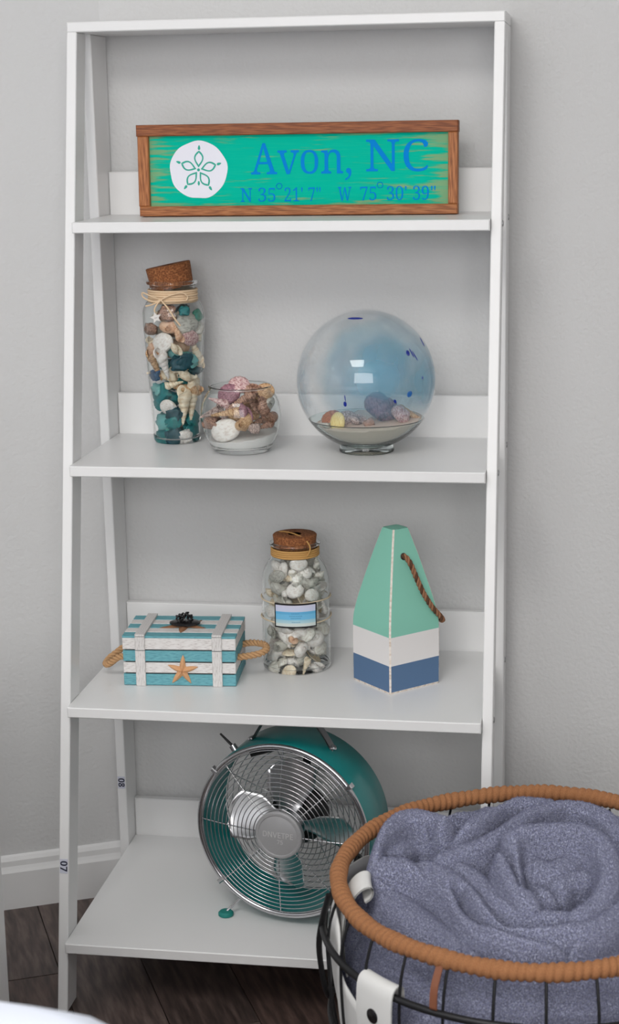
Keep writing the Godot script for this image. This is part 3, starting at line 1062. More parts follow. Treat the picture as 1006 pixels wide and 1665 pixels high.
	# feet: bent chrome wires ending in teal pads
	for sx in [-1.0, 1.0]:
		for sz in [-1.0, 1.0]:
			st = ST()
			var top := Vector3(sx * 0.07, C - 0.117, sz * 0.034)
			var mid := Vector3(sx * 0.086, 0.014, sz * 0.04)
			var foot := Vector3(sx * 0.094, 0.005, sz * 0.046)
			tube(st, smooth_path([top, mid, foot], 5), 0.0022, 8)
			part("foot_wire", done(st), M.chrome, o)
			st = ST()
			lathe(st, [Vector2(0.0095, 0.0), Vector2(0.0115, 0.0015), Vector2(0.0115, 0.005), Vector2(0.009, 0.0075), Vector2(0, 0.0082)], 24, Transform3D(Basis(), Vector3(foot.x, 0, foot.z)))
			part("foot_pad", done(st), M.rubber_teal, o)
	# carrying handle across the top: two bent straps and a grip
	st = ST()
	var hp := smooth_path([Vector3(-0.063, C + 0.119, 0.0), Vector3(-0.047, C + 0.146, 0), Vector3(-0.03, C + 0.166, 0), Vector3(0.0, C + 0.1715, 0), Vector3(0.03, C + 0.166, 0), Vector3(0.048, C + 0.146, 0), Vector3(0.066, C + 0.118, 0)], 6)
	var rows := []
	for side in 2:
		for jj in hp.size():
			var j := jj if side == 0 else hp.size() - 1 - jj
			var t := (hp[mini(j + 1, hp.size() - 1)] - hp[maxi(j - 1, 0)]).normalized()
			var nn := Vector3(-t.y, t.x, 0) * (0.0008 if side == 0 else -0.0008)
			rows.append(PackedVector3Array([hp[j] + nn + Vector3(0, 0, -0.008), hp[j] + nn + Vector3(0, 0, 0.008)]))
	rows.append(rows[0])
	grid(st, rows, false, true)
	part("handle", done(st), M.chrome_soft, o)
	for sx in [-1.0, 1.0]:
		st = ST()
		lathe(st, [Vector2(0.0055, 0), Vector2(0.0055, 0.002), Vector2(0.004, 0.004), Vector2(0, 0.0045)], 16)
		var nrm := Vector3(sx * 0.47, 0.88, 0).normalized()
		part("handle_screw", done(st), M.chrome, o, Vector3(0, C, 0) + nrm * (R + 0.0018), Basis(nrm.cross(Vector3(0, 0, 1)), nrm, nrm.cross(Vector3(0, 0, 1)).cross(nrm)))
	# speed knob with a lever at the upper left
	st = ST()
	var kn := Vector3(-0.62, 0.78, 0).normalized()
	tube(st, PackedVector3Array([Vector3(0, C, 0.015) + kn * (R + 0.001), Vector3(0, C, 0.015) + kn * (R + 0.0095)]), 0.0058, 16)
	var knob := part("knob", done(st), M.chrome, o)
	st = ST()
	tube(st, PackedVector3Array([Vector3(0, C, 0.015) + kn * (R + 0.008), Vector3(0, C, 0.015) + kn * (R + 0.012) + Vector3(-0.017, 0.014, 0)]), PackedFloat32Array([0.0022, 0.0016]), 8)
	part("lever", done(st), M.motor, knob)

func xf_mesh(m: ArrayMesh, xf: Transform3D) -> ArrayMesh:
	var st := SurfaceTool.new()
	st.begin(Mesh.PRIMITIVE_TRIANGLES)
	st.append_from(m, 0, xf)
	return st.commit()

# ------------------------------------------------------------------ bed and nightstand
func make_bed_and_cabinet() -> void:
	var o := thing("bed", "corner of a bed under a pale blue-white quilt in front of the shelf", "bed", Vector3(-0.325, 0.003, 2.54))
	# local: far edge at z = -0.95, right edge at x = 0.81
	var nz := FastNoiseLite.new()
	nz.frequency = 5.0
	nz.seed = 3
	var rows := []
	var corner := func(hx: float, hz: float, rad: float) -> PackedVector2Array:
		var p := PackedVector2Array()
		for q in 4:
			var cx: float = (hx - rad) * (1.0 if q == 0 or q == 3 else -1.0)
			var cz: float = (hz - rad) * (1.0 if q < 2 else -1.0)
			for i in 12:
				var a := PI * 0.5 * (q + i / 11.0)
				p.append(Vector2(cx + rad * cos(a), cz + rad * sin(a)))
		return p
	for e in [[0.0, 0.1], [0.0, 0.25], [0.0, 0.5], [0.0, 0.60], [0.006, 0.645], [0.022, 0.674], [0.05, 0.692], [0.12, 0.703], [0.3, 0.707], [0.6, 0.71], [0.78, 0.71]]:
		var row := PackedVector3Array()
		for q in corner.call(0.86 - e[0], 0.99 - e[0], maxf(0.17 - e[0] * 0.3, 0.02)):
			row.append(Vector3(q.x, e[1] + 0.006 * nz.get_noise_2d(q.x, q.y), q.y))
		rows.append(row)
	var c := PackedVector3Array()
	for i in 48:
		c.append(Vector3(0, 0.71, 0))
	rows.append(c)
	var st := ST()
	grid(st, rows, true, false)
	part("quilt", done(st), M.quilt, o)
	for p in [Vector3(-0.72, 0.05, -0.86), Vector3(0.72, 0.05, -0.86), Vector3(-0.72, 0.05, 0.86), Vector3(0.72, 0.05, 0.86)]:
		part("leg", box_mesh(Vector3(0.06, 0.1, 0.06), 0.004), M.white, o, p)
	var n := thing("nightstand", "edge of a plain white nightstand at the far left beside the bed", "nightstand", Vector3(-0.18, 0, 0.90))
	part("body", box_mesh(Vector3(0.42, 0.50, 0.40), 0.003, Vector3(0, 0.31, 0)), M.white, n)
	part("top", box_mesh(Vector3(0.42, 0.02, 0.40), 0.003, Vector3(0, 0.571, 0)), M.white, n)
	for k in 2:
		var dr := part("drawer", box_mesh(Vector3(0.37, 0.2, 0.016), 0.003), M.white, n, Vector3(0, 0.19 + 0.23 * k, 0.2085))
		st = ST()
		lathe(st, [Vector2(0.006, 0), Vector2(0.006, 0.012), Vector2(0.013, 0.018), Vector2(0.011, 0.025), Vector2(0, 0.026)], 20, Transform3D(Basis(Vector3(1, 0, 0), Vector3(0, 0, 1), Vector3(0, -1, 0)), Vector3(0, 0, 0.008)))
		part("knob", done(st), M.chrome_soft, dr)
	for p in [Vector3(-0.19, 0.03, -0.18), Vector3(0.19, 0.03, -0.18), Vector3(-0.19, 0.03, 0.18), Vector3(0.19, 0.03, 0.18)]:
		part("leg", box_mesh(Vector3(0.035, 0.06, 0.035), 0.003), M.white, n, p)

# ------------------------------------------------------------------ sign
func make_sign() -> void:
	# stands on the top board and leans back a little
	var lean := Basis(Vector3.RIGHT, deg_to_rad(-2.0))
	var o := thing("wooden_sign", "wood-framed turquoise sign with a white sand dollar and blue lettering on the top board", "sign", Vector3(0.306, SHELF_Y[0] + 0.0008, 0.047))
	o.basis = Basis(Vector3.UP, deg_to_rad(0.3)) * lean
	var w := 0.478
	var h := 0.1335
	var d := 0.03
	var tp := 0.0165
	var sd := 0.0165
	# local: bottom at 0, front face at z = d / 2
	part("frame_rail", box_mesh(Vector3(w, tp, d), 0.0012), M.pine_dark, o, Vector3(0, h - tp * 0.5, 0))
	part("frame_rail", box_mesh(Vector3(w - 0.003, 0.0145, d), 0.0012), M.pine_x, o, Vector3(0.001, 0.00725, 0))
	part("frame_stile", box_mesh(Vector3(sd, h - tp - 0.0148, d - 0.001), 0.0012), M.pine_y, o, Vector3(-w * 0.5 + sd * 0.5 + 0.0015, 0.0146 + (h - tp - 0.0148) * 0.5, 0))
	part("frame_stile", box_mesh(Vector3(0.0135, h - tp - 0.0148, d - 0.001), 0.0012), M.pine_y, o, Vector3(w * 0.5 - 0.0075, 0.0146 + (h - tp - 0.0148) * 0.5, 0))
	# painted board
	var img := Image.create(512, 128, false, Image.FORMAT_RGB8)
	var streak := FastNoiseLite.new()
	streak.frequency = 0.02
	streak.seed = 31
	streak.fractal_octaves = 4
	var fine := FastNoiseLite.new()
	fine.frequency = 0.05
	fine.seed = 32
	var base := rgb(0, 184, 158)
	var wood := rgb(150, 168, 122)
	for y in 128:
		for x in 512:
			var ex := maxf(absf(x - 256.0) / 256.0, 0.0)
			var ey := absf(y - 64.0) / 64.0
			var wear := 0.85 * pow(ex, 6.0) + 0.45 * pow(ey, 5.0) - 0.42
			if x > 330:
				wear += 0.16 * smoothstep(330.0, 470.0, x)
			var s := streak.get_noise_2d(x * 0.35, y * 4.5) * 1.1 + 0.35 * fine.get_noise_2d(x * 0.3, y * 9.0)
			var t := clampf((s + wear) * 2.2, 0.0, 0.85)
			var c := base.lerp(wood, t)
			c = c.lerp(rgb(60, 196, 160), clampf(0.5 * fine.get_noise_2d(x * 0.2 + 90.0, y * 5.0), 0.0, 0.3))
			img.set_pixel(x, y, c)
	var pm := mat(Color(1, 1, 1), 0.8)
	pm.metallic_specular = 0.2
	pm.albedo_texture = ImageTexture.create_from_image(img)
	var pw := w - 0.028
	var ph := h - tp - 0.0140
	var pc := Vector3(0.0005, 0.0143 + ph * 0.5, 0.0)
	var st := ST()
	flat(st)
	var pz := 0.006
	for q in [[-1, -1, 0, 1], [-1, 1, 0, 0], [1, 1, 1, 0], [-1, -1, 0, 1], [1, 1, 1, 0], [1, -1, 1, 1]]:
		st.set_uv(Vector2(q[2], q[3]))
		st.add_vertex(Vector3(q[0] * pw * 0.5, q[1] * ph * 0.5, pz))
	st.set_uv(Vector2.ZERO)
	box(st, Vector3(0, 0, pz - 0.004), Vector3(pw, ph, 0.0078), 0.0)
	var panel := part("painted_board", done(st), pm, o, pc)
	panel.set_meta("label", "turquoise board with weathered edges")
	# sand dollar: white disc with turquoise petals
	var disc := PackedVector2Array()
	for i in 72:
		var a := TAU * i / 72
		var r := 0.0437 * (1.0 + 0.012 * sin(a * 5.0 + 0.9) + 0.008 * sin(a * 9.0) - 0.035 * exp(-pow(angle_difference(a, -PI / 2) / 0.16, 2.0)) * 0.4)
		disc.append(Vector2(r * cos(a), r * sin(a) * 0.965))
	st = ST()
	prism(st, disc, 0.0, 0.0005)
	var dc := Vector3(-0.1475, 0.0015, pz + 0.0001)
	var dol := part("sand_dollar", done(st), M.dollar, panel, dc)
	dol.set_meta("label", "white sand dollar print")
	for k in 5:
		var a := PI / 2 - 0.05 + TAU * k / 5
		st = ST()
		# leaf-shaped outline
		var outer := PackedVector2Array()
		var inner := PackedVector2Array()
		var nn := 14
		for i in nn * 2:
			var t := float(i) / nn
			var side := 1.0 if t < 1.0 else -1.0
			var u := t if t < 1.0 else 2.0 - t
			var wd := 0.0072 * pow(sin(PI * pow(u, 1.25)), 0.8)
			outer.append(Vector2(0.0035 + 0.0245 * u, -side * wd))
			inner.append(Vector2(0.0052 + 0.0208 * u, -side * maxf(wd - 0.0021, 0.0)))
		soft(st)
		for i in outer.size():
			var j := (i + 1) % outer.size()
			quad(st, Vector3(outer[i].x, outer[i].y, 0), Vector3(outer[j].x, outer[j].y, 0), Vector3(inner[j].x, inner[j].y, 0), Vector3(inner[i].x, inner[i].y, 0))
		# lance-shaped hole beyond the petal
		var lun := PackedVector2Array()
		for i in 12:
			var b := TAU * i / 12
			lun.append(Vector2(0.0325 + 0.0036 * cos(b), 0.0018 * sin(b) * (1.0 - 0.4 * cos(b))))
		prism(st, lun, -0.0002, 0.0)
		part("petal", done(st), M.turq, panel, dc + Vector3(0, 0, 0.0008), Basis(Vector3(0, 0, 1), a))
	st = ST()
	prism(st, circle(0.0022, 14), -0.0002, 0.0)
	prism(st, PackedVector2Array([Vector2(0.0011, -0.0165), Vector2(0.0018, -0.0205), Vector2(0, -0.0235), Vector2(-0.0018, -0.0205), Vector2(-0.0011, -0.0165)]), -0.0002, 0.0)
	part("petal", done(st), M.turq, panel, dc + Vector3(0, 0, 0.0008))
	# lettering, placed by the photograph: x from the panel's left edge
	var px := func(u: float) -> float: return (u - 479.5) / 521.0 * w - 0.0005
	var lz := pz + 0.0003
	letters("Avon,", 0.0455, (569.0 - 406.0) / 521.0 * w, panel, M.letter_blue, Vector3(px.call(487.5), 0.0165, lz))
	letters("NC", 0.0455, (692.0 - 593.0) / 521.0 * w, panel, M.letter_blue, Vector3(px.call(642.5), 0.019, lz))
	var ly := -0.036
	for e in [["N", 388, 407, 0.02], ["35", 417, 445, 0.02], ["21' 7\"", 460, 519, 0.02], ["W", 547, 569, 0.02], ["75", 583, 609, 0.02], ["30' 39\"", 626, 704, 0.02]]:
		letters(e[0], e[3], (e[2] - e[1]) / 521.0 * w, panel, M.letter_blue, Vector3(px.call((e[1] + e[2]) * 0.5), ly + 0.0006 * (e[1] - 388) / 300.0, lz))
	for u in [451.5, 615.0]:
		st = ST()
		tube(st, ring_path(0.0042, 0, 24), 0.0006, 5, true)
		part("lettering", xf_mesh(done(st), Transform3D(Basis(Vector3.RIGHT, PI / 2), Vector3.ZERO)), M.letter_blue, panel, Vector3(px.call(u), ly + 0.0125, lz))

# ------------------------------------------------------------------ shells
var shell_meshes := {}

func clam_mesh(ribs: float, ripple: float, wide := 1.0) -> ArrayMesh:
	# unit clam: half width 1, hinge at -y, dome towards +z
	var st := ST()
	var rows := []
	var n := 40
	for side in 2:
		for jj in 9:
			var j := jj if side == 0 else 8 - jj
			var u := maxf(j / 8.0, 0.02)
			var row := PackedVector3Array()
			for i in n:
				var a := TAU * i / n
				# outline with a pointed hinge
				var rr := 1.0 - 0.12 * pow(maxf(0.0, cos(a + PI / 2)), 3.0) + ripple * 0.3 * sin(a * ribs) * u
				var out := Vector2(cos(a) * wide, sin(a) * 0.9) * rr
				var um := Vector2(0, -0.62)
				var p := um.lerp(out, u)
				var z := 0.3 * (1.0 - pow(u, 2.4)) + 0.05 * exp(-u * u * 14.0) + ripple * 0.5 * u * sin(a * ribs) + 0.013 * sin(u * 30.0) * u
				row.append(Vector3(p.x, p.y, z - (0.0 if side == 0 else 0.07)))
			rows.append(row)
	grid(st, rows, true, false)
	return done(st)

func spiral_mesh(grow: float, turns: float, hug: float, tall: float, pitch: float, ribs := 0.0, rib := 0.0) -> ArrayMesh:
	# a tube that grows as it winds down round the y axis; apex up, mouth at the bottom; scaled to half length 1
	var st := ST()
	var rows := []
	var n := 14
	var m := int(turns * 22.0)
	var h := pitch / (1.0 - 1.0 / grow)
	for j in m + 1:
		var th := TAU * turns * j / m
		var w := pow(grow, (th - TAU * turns) / TAU)
		var row := PackedVector3Array()
		for i in n:
			var p := TAU * i / n
			var bump := 1.0 + rib * sin(th * ribs)
			var r := w * (hug + cos(p) * bump)
			var y := -w * h + w * tall * sin(p) * bump
			row.append(Vector3(r * cos(th), y, r * sin(th)))
		rows.append(row)
	# the mouth turns in
	var mouth: PackedVector3Array = rows[m]
	var c := Vector3.ZERO
	for q in mouth:
		c += q / n
	var inner := PackedVector3Array()
	var deep := PackedVector3Array()
	var back: Vector3 = (rows[m - 3][0] - mouth[0])
	for q in mouth:
		inner.append(c + (q - c) * 0.8)
		deep.append(c + (q - c) * 0.3 + back * 1.5)
	rows.append(inner)
	rows.append(deep)
	var lo := Vector3.ONE * 1e9
	var hi := -lo
	for row in rows:
		for q in row:
			lo = lo.min(q)
			hi = hi.max(q)
	var k := 2.0 / maxf(hi.y - lo.y, maxf(hi.x - lo.x, hi.z - lo.z))
	for row in rows.size():
		var rr: PackedVector3Array = rows[row]
		for i in n:
			rr[i] = (rr[i] - (lo + hi) * 0.5) * k
		rows[row] = rr
	grid(st, rows, true, true)
	return done(st)

func pebble_mesh(seed_: int, flatness := 0.55, rough := 0.35) -> ArrayMesh:
	var nz := FastNoiseLite.new()
	nz.seed = seed_
	nz.frequency = 0.9
	var st := ST()
	var rows := []
	for j in 13:
		var th := PI * j / 12.0
		var row := PackedVector3Array()
		for i in 20:
			var a := -TAU * i / 20
			var d := Vector3(sin(th) * cos(a), -cos(th), sin(th) * sin(a))
			var r := 0.85 + rough * nz.get_noise_3dv(d * 1.4)
			# flatten towards a blocky piece
			var q := Vector3(signf(d.x) * pow(absf(d.x), 0.7), signf(d.y) * pow(absf(d.y), 0.8), signf(d.z) * pow(absf(d.z), 0.7))
			row.append(q * r * Vector3(1.0, 0.85, flatness))
		rows.append(row)
	grid(st, rows, true, true)
	return done(st)

func make_shell_meshes() -> void:
	if shell_meshes.size():
		return
	shell_meshes.clam = clam_mesh(30.0, 0.012, 1.06)
	shell_meshes.scallop = clam_mesh(14.0, 0.05, 0.95)
	shell_meshes.cockle = clam_mesh(22.0, 0.03, 1.08)
	shell_meshes.turret = spiral_mesh(1.27, 8.0, 0.65, 1.35, 1.6, 12.0, 0.05)
	shell_meshes.auger = spiral_mesh(1.18, 9.0, 0.6, 1.4, 1.75)
	shell_meshes.whelk = spiral_mesh(1.75, 5.0, 0.6, 1.9, 1.35, 9.0, 0.08)
	shell_meshes.snail = spiral_mesh(2.1, 4.5, 0.8, 1.1, 0.85, 20.0, 0.025)
	for k in 4:
		shell_meshes["chip%d" % k] = pebble_mesh(60 + k, 0.5, 0.5)

# kind -> [name, words, half size of the bounding ball at scale 1]
const SHELL_WORDS := {"clam": ["clam_shell", "clam shell"], "scallop": ["scallop_shell", "ribbed scallop shell"], "cockle": ["cockle_shell", "ribbed cockle shell"], "turret": ["turret_shell", "pointed spiral shell"],
	"auger": ["auger_shell", "slender spiral shell"], "whelk": ["whelk_shell", "whelk shell"], "snail": ["snail_shell", "round snail shell"], "chip": ["sea_glass", "piece of sea glass"]}
const COLOUR_WORDS := {"white": "white", "cream": "cream", "peach": "peach", "grey": "grey", "tan": "tan", "brown": "mottled brown", "purple": "purple-brown", "speckled": "speckled", "orange": "orange-brown", "yellow": "pale yellow", "pink": "pink-striped", "pearl": "pearly",
	"teal": "teal", "aqua": "aqua", "dark": "dark teal", "green": "green", "blue": "blue"}

var pieces := []   # shells of the vessel being filled: {node, kind, colour, pos}

func shell(kind: String, colour: String, at: Vector3, size: float, b: Basis) -> void:
	var m: ArrayMesh = shell_meshes[kind]
	var k := "chip" if kind.begins_with("chip") else kind
	var mk := ("glass_%s_piece" % colour) if k == "chip" and M.has("glass_%s_piece" % colour) else "shell_" + colour
	var nm: String = SHELL_WORDS[k][0]
	if k == "chip" and mk.begins_with("shell_"):
		nm = "shell_fragment"
	var o := part(nm, m, M[mk], null, at, b * Basis.from_scale(Vector3.ONE * size))
	pieces.append({"node": o, "nm": nm, "kind": k, "colour": colour, "pos": at, "size": size})

func label_pieces(vessel: String, axis: Vector3, towards: Vector3, group_: String, show := 0.0) -> void:
	# every piece one can see gets words of its own: colour, kind, side and order of height
	var right := towards.cross(Vector3.UP) * -1.0
	var buckets := {}
	for p in pieces:
		var rel: Vector3 = p.pos - axis
		var fwd := rel.dot(towards)
		var sd := rel.dot(right)
		var words: String = SHELL_WORDS[p.kind][1] if p.nm != "shell_fragment" else "broken bit of shell"
		var col: String = COLOUR_WORDS[p.colour]
		var zone: String
		if fwd < show:
			zone = "hidden"
		else:
			zone = "left" if sd < -0.012 else ("right" if sd > 0.012 else "middle")
		var key := "%s|%s|%s" % [col, words, zone]
		if not buckets.has(key):
			buckets[key] = []
		buckets[key].append(p)
	var ord := ["lowest", "second lowest", "third lowest", "fourth lowest", "fifth lowest", "sixth lowest", "seventh lowest", "eighth lowest", "ninth lowest", "tenth lowest", "eleventh lowest", "twelfth lowest"]
	for key in buckets:
		var e: PackedStringArray = key.split("|")
		var l: Array = buckets[key]
		l.sort_custom(func(a, b): return a.pos.y < b.pos.y)
		for i in l.size():
			var cat: String = "sea glass" if l[i].nm == "sea_glass" else "shell"
			var text: String
			if e[2] == "hidden":
				text = "%s %s buried behind others in %s" % [e[0], e[1], vessel]
			else:
				var where: String = {"left": "left side", "right": "right side", "middle": "middle"}[e[2]]
				if l.size() == 1:
					text = "only %s %s at the %s of %s" % [e[0], e[1], where, vessel]
				else:
					text = "%s %s %s at the %s of %s" % [ord[mini(i, 11)], e[0], e[1], where, vessel]
			tag(l[i].node, text, cat, group_)
	pieces.clear()

func face_basis(view: Basis, roll: float, tilt := 0.0, turn := 0.0) -> Basis:
	# a shell whose own +z looks at the camera, rolled in the picture plane
	return view * Basis(Vector3(0, 0, 1), roll) * Basis(Vector3.RIGHT, tilt) * Basis(Vector3.UP, turn)

func rand_basis() -> Basis:
	return Basis.from_euler(Vector3(rng.randf_range(0, TAU), rng.randf_range(0, TAU), rng.randf_range(0, TAU)))

func fill(fwd: Vector3, inside: Callable, y0: float, y1: float, rmax: float, axis: Vector3, balls: Array, count: int, pick: Callable) -> void:
	# drop pieces one after another into the vessel; balls: [centre, radius] of what is there already
	for n in count:
		var c: Array = pick.call()
		var rad: float = c[3]
		var best := Vector3(0, 1e9, 0)
		for tries in 60:
			var a := rng.randf() * TAU
			var q := sqrt(rng.randf()) * rmax
			var x := q * cos(a)
			var z := q * sin(a)
			if x * fwd.x + z * fwd.z < -0.012:
				continue
			var y := y0 + rad
			var lim: float = inside.call(y)
			if q > lim - c[2] * 0.92:
				continue
			for step in 30:
				var hit := false
				for bl in balls:
					var bp: Vector3 = bl[0]
					if Vector3(x, y, z).distance_to(bp) < (rad + bl[1]) * 0.8:
						var dx := Vector2(x - bp.x, z - bp.z).length()
						var need := bp.y + sqrt(maxf(pow((rad + bl[1]) * 0.8, 2.0) - dx * dx, 0.0)) + 0.0003
						if need > y:
							y = need
							hit = true
				if not hit:
					break
			if q > inside.call(y) - c[2] * 0.92 or y > y1 - rad:
				continue
			if y < best.y:
				best = Vector3(x, y, z)
		if best.y > 1e8:
			continue
		balls.append([best, rad])
		shell(c[0], c[1], axis + best, c[2], rand_basis())

func seat_r(kind: String, s: float, roll: float, r: float) -> float:
	# a wide piece behind a round wall sits further in than a narrow one
	var across := s * 0.9
	if kind in ["turret", "auger"]:
		across = s * maxf(0.35, absf(sin(roll)))
	return r - across * across / (2.0 * r)

func prof_r(prof: Array, y: float) -> float:
	for k in prof.size() - 1:
		var a: Vector2 = prof[k]
		var b: Vector2 = prof[k + 1]
		if y >= a.y and y <= b.y and b.y > a.y:
			return lerpf(a.x, b.x, (y - a.y) / (b.y - a.y))
	return 0.0

func lathe_smooth(pts: Array, per := 5) -> Array:
	# round off a profile of Vector2 points
	var v := []
	for q in pts:
		v.append(Vector3(q.x, q.y, 0))
	var out := []
	for q in smooth_path(v, per):
		out.append(Vector2(maxf(q.x, 0.0), q.y))
	return out

func view_basis(from: Vector3) -> Basis:
	# turns +z towards the side the photograph is taken from, level
	var d := Vector3(0.754, 0, 2.642) - Vector3(from.x, 0, from.z)
	return Basis(Vector3.UP, atan2(d.x, d.z))

func cork_mesh(r0: float, r1: float, h: float) -> ArrayMesh:
	var st := ST()
	var nz := FastNoiseLite.new()
	nz.frequency = 120.0
	nz.seed = 8
	var rows := []
	for e in [[0.0, 0.0], [r0 - 0.001, 0.0], [r0, 0.001], [lerpf(r0, r1, 0.25), h * 0.25], [lerpf(r0, r1, 0.5), h * 0.5], [lerpf(r0, r1, 0.75), h * 0.75], [r1, h - 0.0012], [r1 - 0.0012, h], [r1 * 0.6, h], [0.0, h]]:
		var row := PackedVector3Array()
		for i in 48:
			var a := TAU * i / 48
			var p := Vector3(e[0] * cos(a), e[1], e[0] * sin(a))
			row.append(p + Vector3(cos(a), 0, sin(a)) * 0.0006 * nz.get_noise_3dv(p))
		rows.append(row)
	grid(st, rows, true, false)
	return done(st)

# ------------------------------------------------------------------ tall bottle
func make_tall_bottle() -> void:
	make_shell_meshes()
	var base := Vector3(0.1107, SHELF_Y[1], 0.042)
	var o := thing("tall_bottle", "tall tapering glass bottle with tilted cork and raffia bow, full of shells and sea glass", "bottle", base)
	var prof := lathe_smooth([Vector2(0.034, 0.001), Vector2(0.0365, 0.006), Vector2(0.0372, 0.02), Vector2(0.0395, 0.06), Vector2(0.0428, 0.11), Vector2(0.0458, 0.16), Vector2(0.0472, 0.19), Vector2(0.0462, 0.204), Vector2(0.0418, 0.214), Vector2(0.0372, 0.219), Vector2(0.0352, 0.224), Vector2(0.0348, 0.235), Vector2(0.035, 0.241)], 4)
	part("glass_wall", solid_vessel(prof, 0.0022, 0.0066), M.glass_solid, o)
	var st := ST()
	tube(st, ring_path(0.0368, 0.2452, 64), 0.0032, 10, true)
	part("lip", done(st), M.glass_solid, o)
	# cork pushed in askew
	part("cork", cork_mesh(0.0318, 0.0345, 0.036), M.cork, o, Vector3(0.0005, 0.236, 0.0), Basis(Vector3(0, 0, 1), deg_to_rad(11.0)))
	# raffia wound round the neck, with a loose bow and a tail
	var vb := view_basis(base)
	for k in 6:
		st = ST()
		tube(st, ring_path(0.0362 + 0.0006 * (k % 2), 0.2165 + 0.0034 * k, 48), 0.0019, 6, true)
		part("raffia_wrap", done(st), M.raffia, o)
	var bow := []
	bow.append([Vector3(-0.018, 0.222, 0.036), Vector3(-0.034, 0.229, 0.038), Vector3(-0.045, 0.233, 0.032), Vector3(-0.044, 0.226, 0.031), Vector3(-0.03, 0.22, 0.038), Vector3(-0.018, 0.222, 0.037)])
	bow.append([Vector3(-0.018, 0.222, 0.037), Vector3(-0.004, 0.229, 0.041), Vector3(0.014, 0.232, 0.039), Vector3(0.022, 0.226, 0.036), Vector3(0.02, 0.22, 0.036)])
	bow.append([Vector3(-0.018, 0.222, 0.038), Vector3(-0.01, 0.213, 0.043), Vector3(-0.003, 0.203, 0.047), Vector3(0.003, 0.193, 0.049), Vector3(0.01, 0.184, 0.049)])
	bow.append([Vector3(-0.018, 0.222, 0.038), Vector3(-0.024, 0.216, 0.04), Vector3(-0.028, 0.208, 0.042), Vector3(-0.0265, 0.2, 0.042)])
	bow.append([Vector3(-0.018, 0.222, 0.038), Vector3(-0.03, 0.216, 0.038), Vector3(-0.041, 0.213, 0.034)])
	for b in bow:
		st = ST()
		var bp := PackedVector3Array()
		for q in smooth_path(b, 5):
			bp.append(vb * q)
		tube(st, bp, 0.0013, 6)
		part("raffia_bow", done(st), M.raffia, o)
	# small pale star charm hung from the bow
	var star := PackedVector2Array()
	for i in 10:
		var r := 0.0095 if i % 2 == 0 else 0.0045
		star.append(Vector2(r * sin(TAU * i / 10), r * cos(TAU * i / 10)))
	st = ST()
	prism(st, star, -0.001, 0.001, Transform3D(), 0.0004)
	tube(st, ring_path(0.0022, 0.0, 16), 0.0006, 5, true)
	part("star_charm", done(st), M.silver, o, vb * Vector3(-0.0265, 0.1965, 0.043), vb * Basis(Vector3(0, 0, 1), 0.25))
	# contents: the pieces against the front glass, as they lie, then the rest dropped in behind
	# u, v in the photograph give side and height; size in mm; roll in degrees
	var front := [
		["clam", "grey", 300, 522, 16, 10, 0], ["clam", "white", 265, 553, 14, 40, 0], ["clam", "pink", 307, 546, 12, -60, 0], ["snail", "peach", 276, 527, 13, 160, 0],
		["chip0", "brown", 243, 533, 11, 80, 0], ["chip1", "brown", 272, 505, 12, 0, 0], ["whelk", "cream", 286, 562, 10, 30, 0], ["turret", "white", 265, 585, 22, 195, 0], ["auger", "tan", 252, 590, 22, 200, 0],
		["auger", "cream", 319, 570, 24, 20, 0], ["turret", "cream", 268, 606, 24, 82, 0], ["whelk", "cream", 303, 606, 14, 60, 0], ["auger", "tan", 298, 629, 26, 78, 0],
		["turret", "cream", 299, 655, 25, 175, 0], ["auger", "cream", 313, 655, 24, 172, 0], ["chip1", "teal", 264, 637, 15, 20, 0], ["clam", "white", 275, 657, 11, 130, 0],
		["chip2", "aqua", 269, 684, 15, 0, 0], ["chip3", "white", 302, 705, 10, 20, 0], ["chip0", "dark", 291, 587, 13, 0, 0], ["chip2", "dark", 316, 598, 11, 60, 0], ["chip3", "blue", 250, 607, 9, 10, 0],
		["chip0", "teal", 298, 502, 8, 0, 0], ["chip1", "green", 322, 512, 9, 30, 0], ["chip2", "aqua", 310, 585, 10, 30, 0], ["chip1", "teal", 262, 708, 13, 0, 0], ["chip0", "dark", 285, 706, 14, 40, 0], ["chip2", "teal", 316, 700, 14, 0, 0],
		["chip3", "teal", 283, 682, 12, 50, 0], ["turret", "peach", 288, 535, 14, 20, 0], ["chip0", "cream", 325, 545, 10, 0, 0], ["chip1", "peach", 252, 565, 11, 60, 0], ["chip3", "dark", 284, 667, 12, 0, 0], ["chip2", "teal", 318, 680, 12, 30, 0], ["chip1", "cream", 322, 625, 11, 0, 0], ["chip0", "teal", 250, 655, 11, 0, 0],
		["clam", "pearl", 325, 530, 11, 70, 0], ["turret", "cream", 240, 560, 14, 190, 0], ["chip1", "dark", 300, 583, 12, 0, 0], ["chip3", "aqua", 246, 630, 10, 0, 0]]
	var balls := []
	for e in front:
		var v: float = e[3]
		var y := (718.0 - v) * 0.000943
		var u0 := 290.0 - (718.0 - v) * 0.042
		var dx: float = (e[2] - u0) / 1048.0
		var s: float = e[4] * 0.00122
		var thick: float = {"clam": 0.4, "turret": 0.33, "auger": 0.24, "whelk": 0.6, "snail": 0.8, "chip": 0.5}[e[0].rstrip("0123456789")] * s
		var r := seat_r(e[0], s, deg_to_rad(e[5]), prof_r(prof, y) - 0.003 - thick)
		dx = clampf(dx, -r * 0.96, r * 0.96)
		var z := sqrt(maxf(r * r - dx * dx, 0.0))
		var p := vb * Vector3(dx, y, z)
		shell(e[0], e[1], base + p, s, face_basis(vb, deg_to_rad(e[5]), rng.randf_range(-0.25, 0.15), asin(clampf(dx / maxf(r, 0.01), -1, 1)) * 0.7))
		balls.append([p, thick * 1.25])
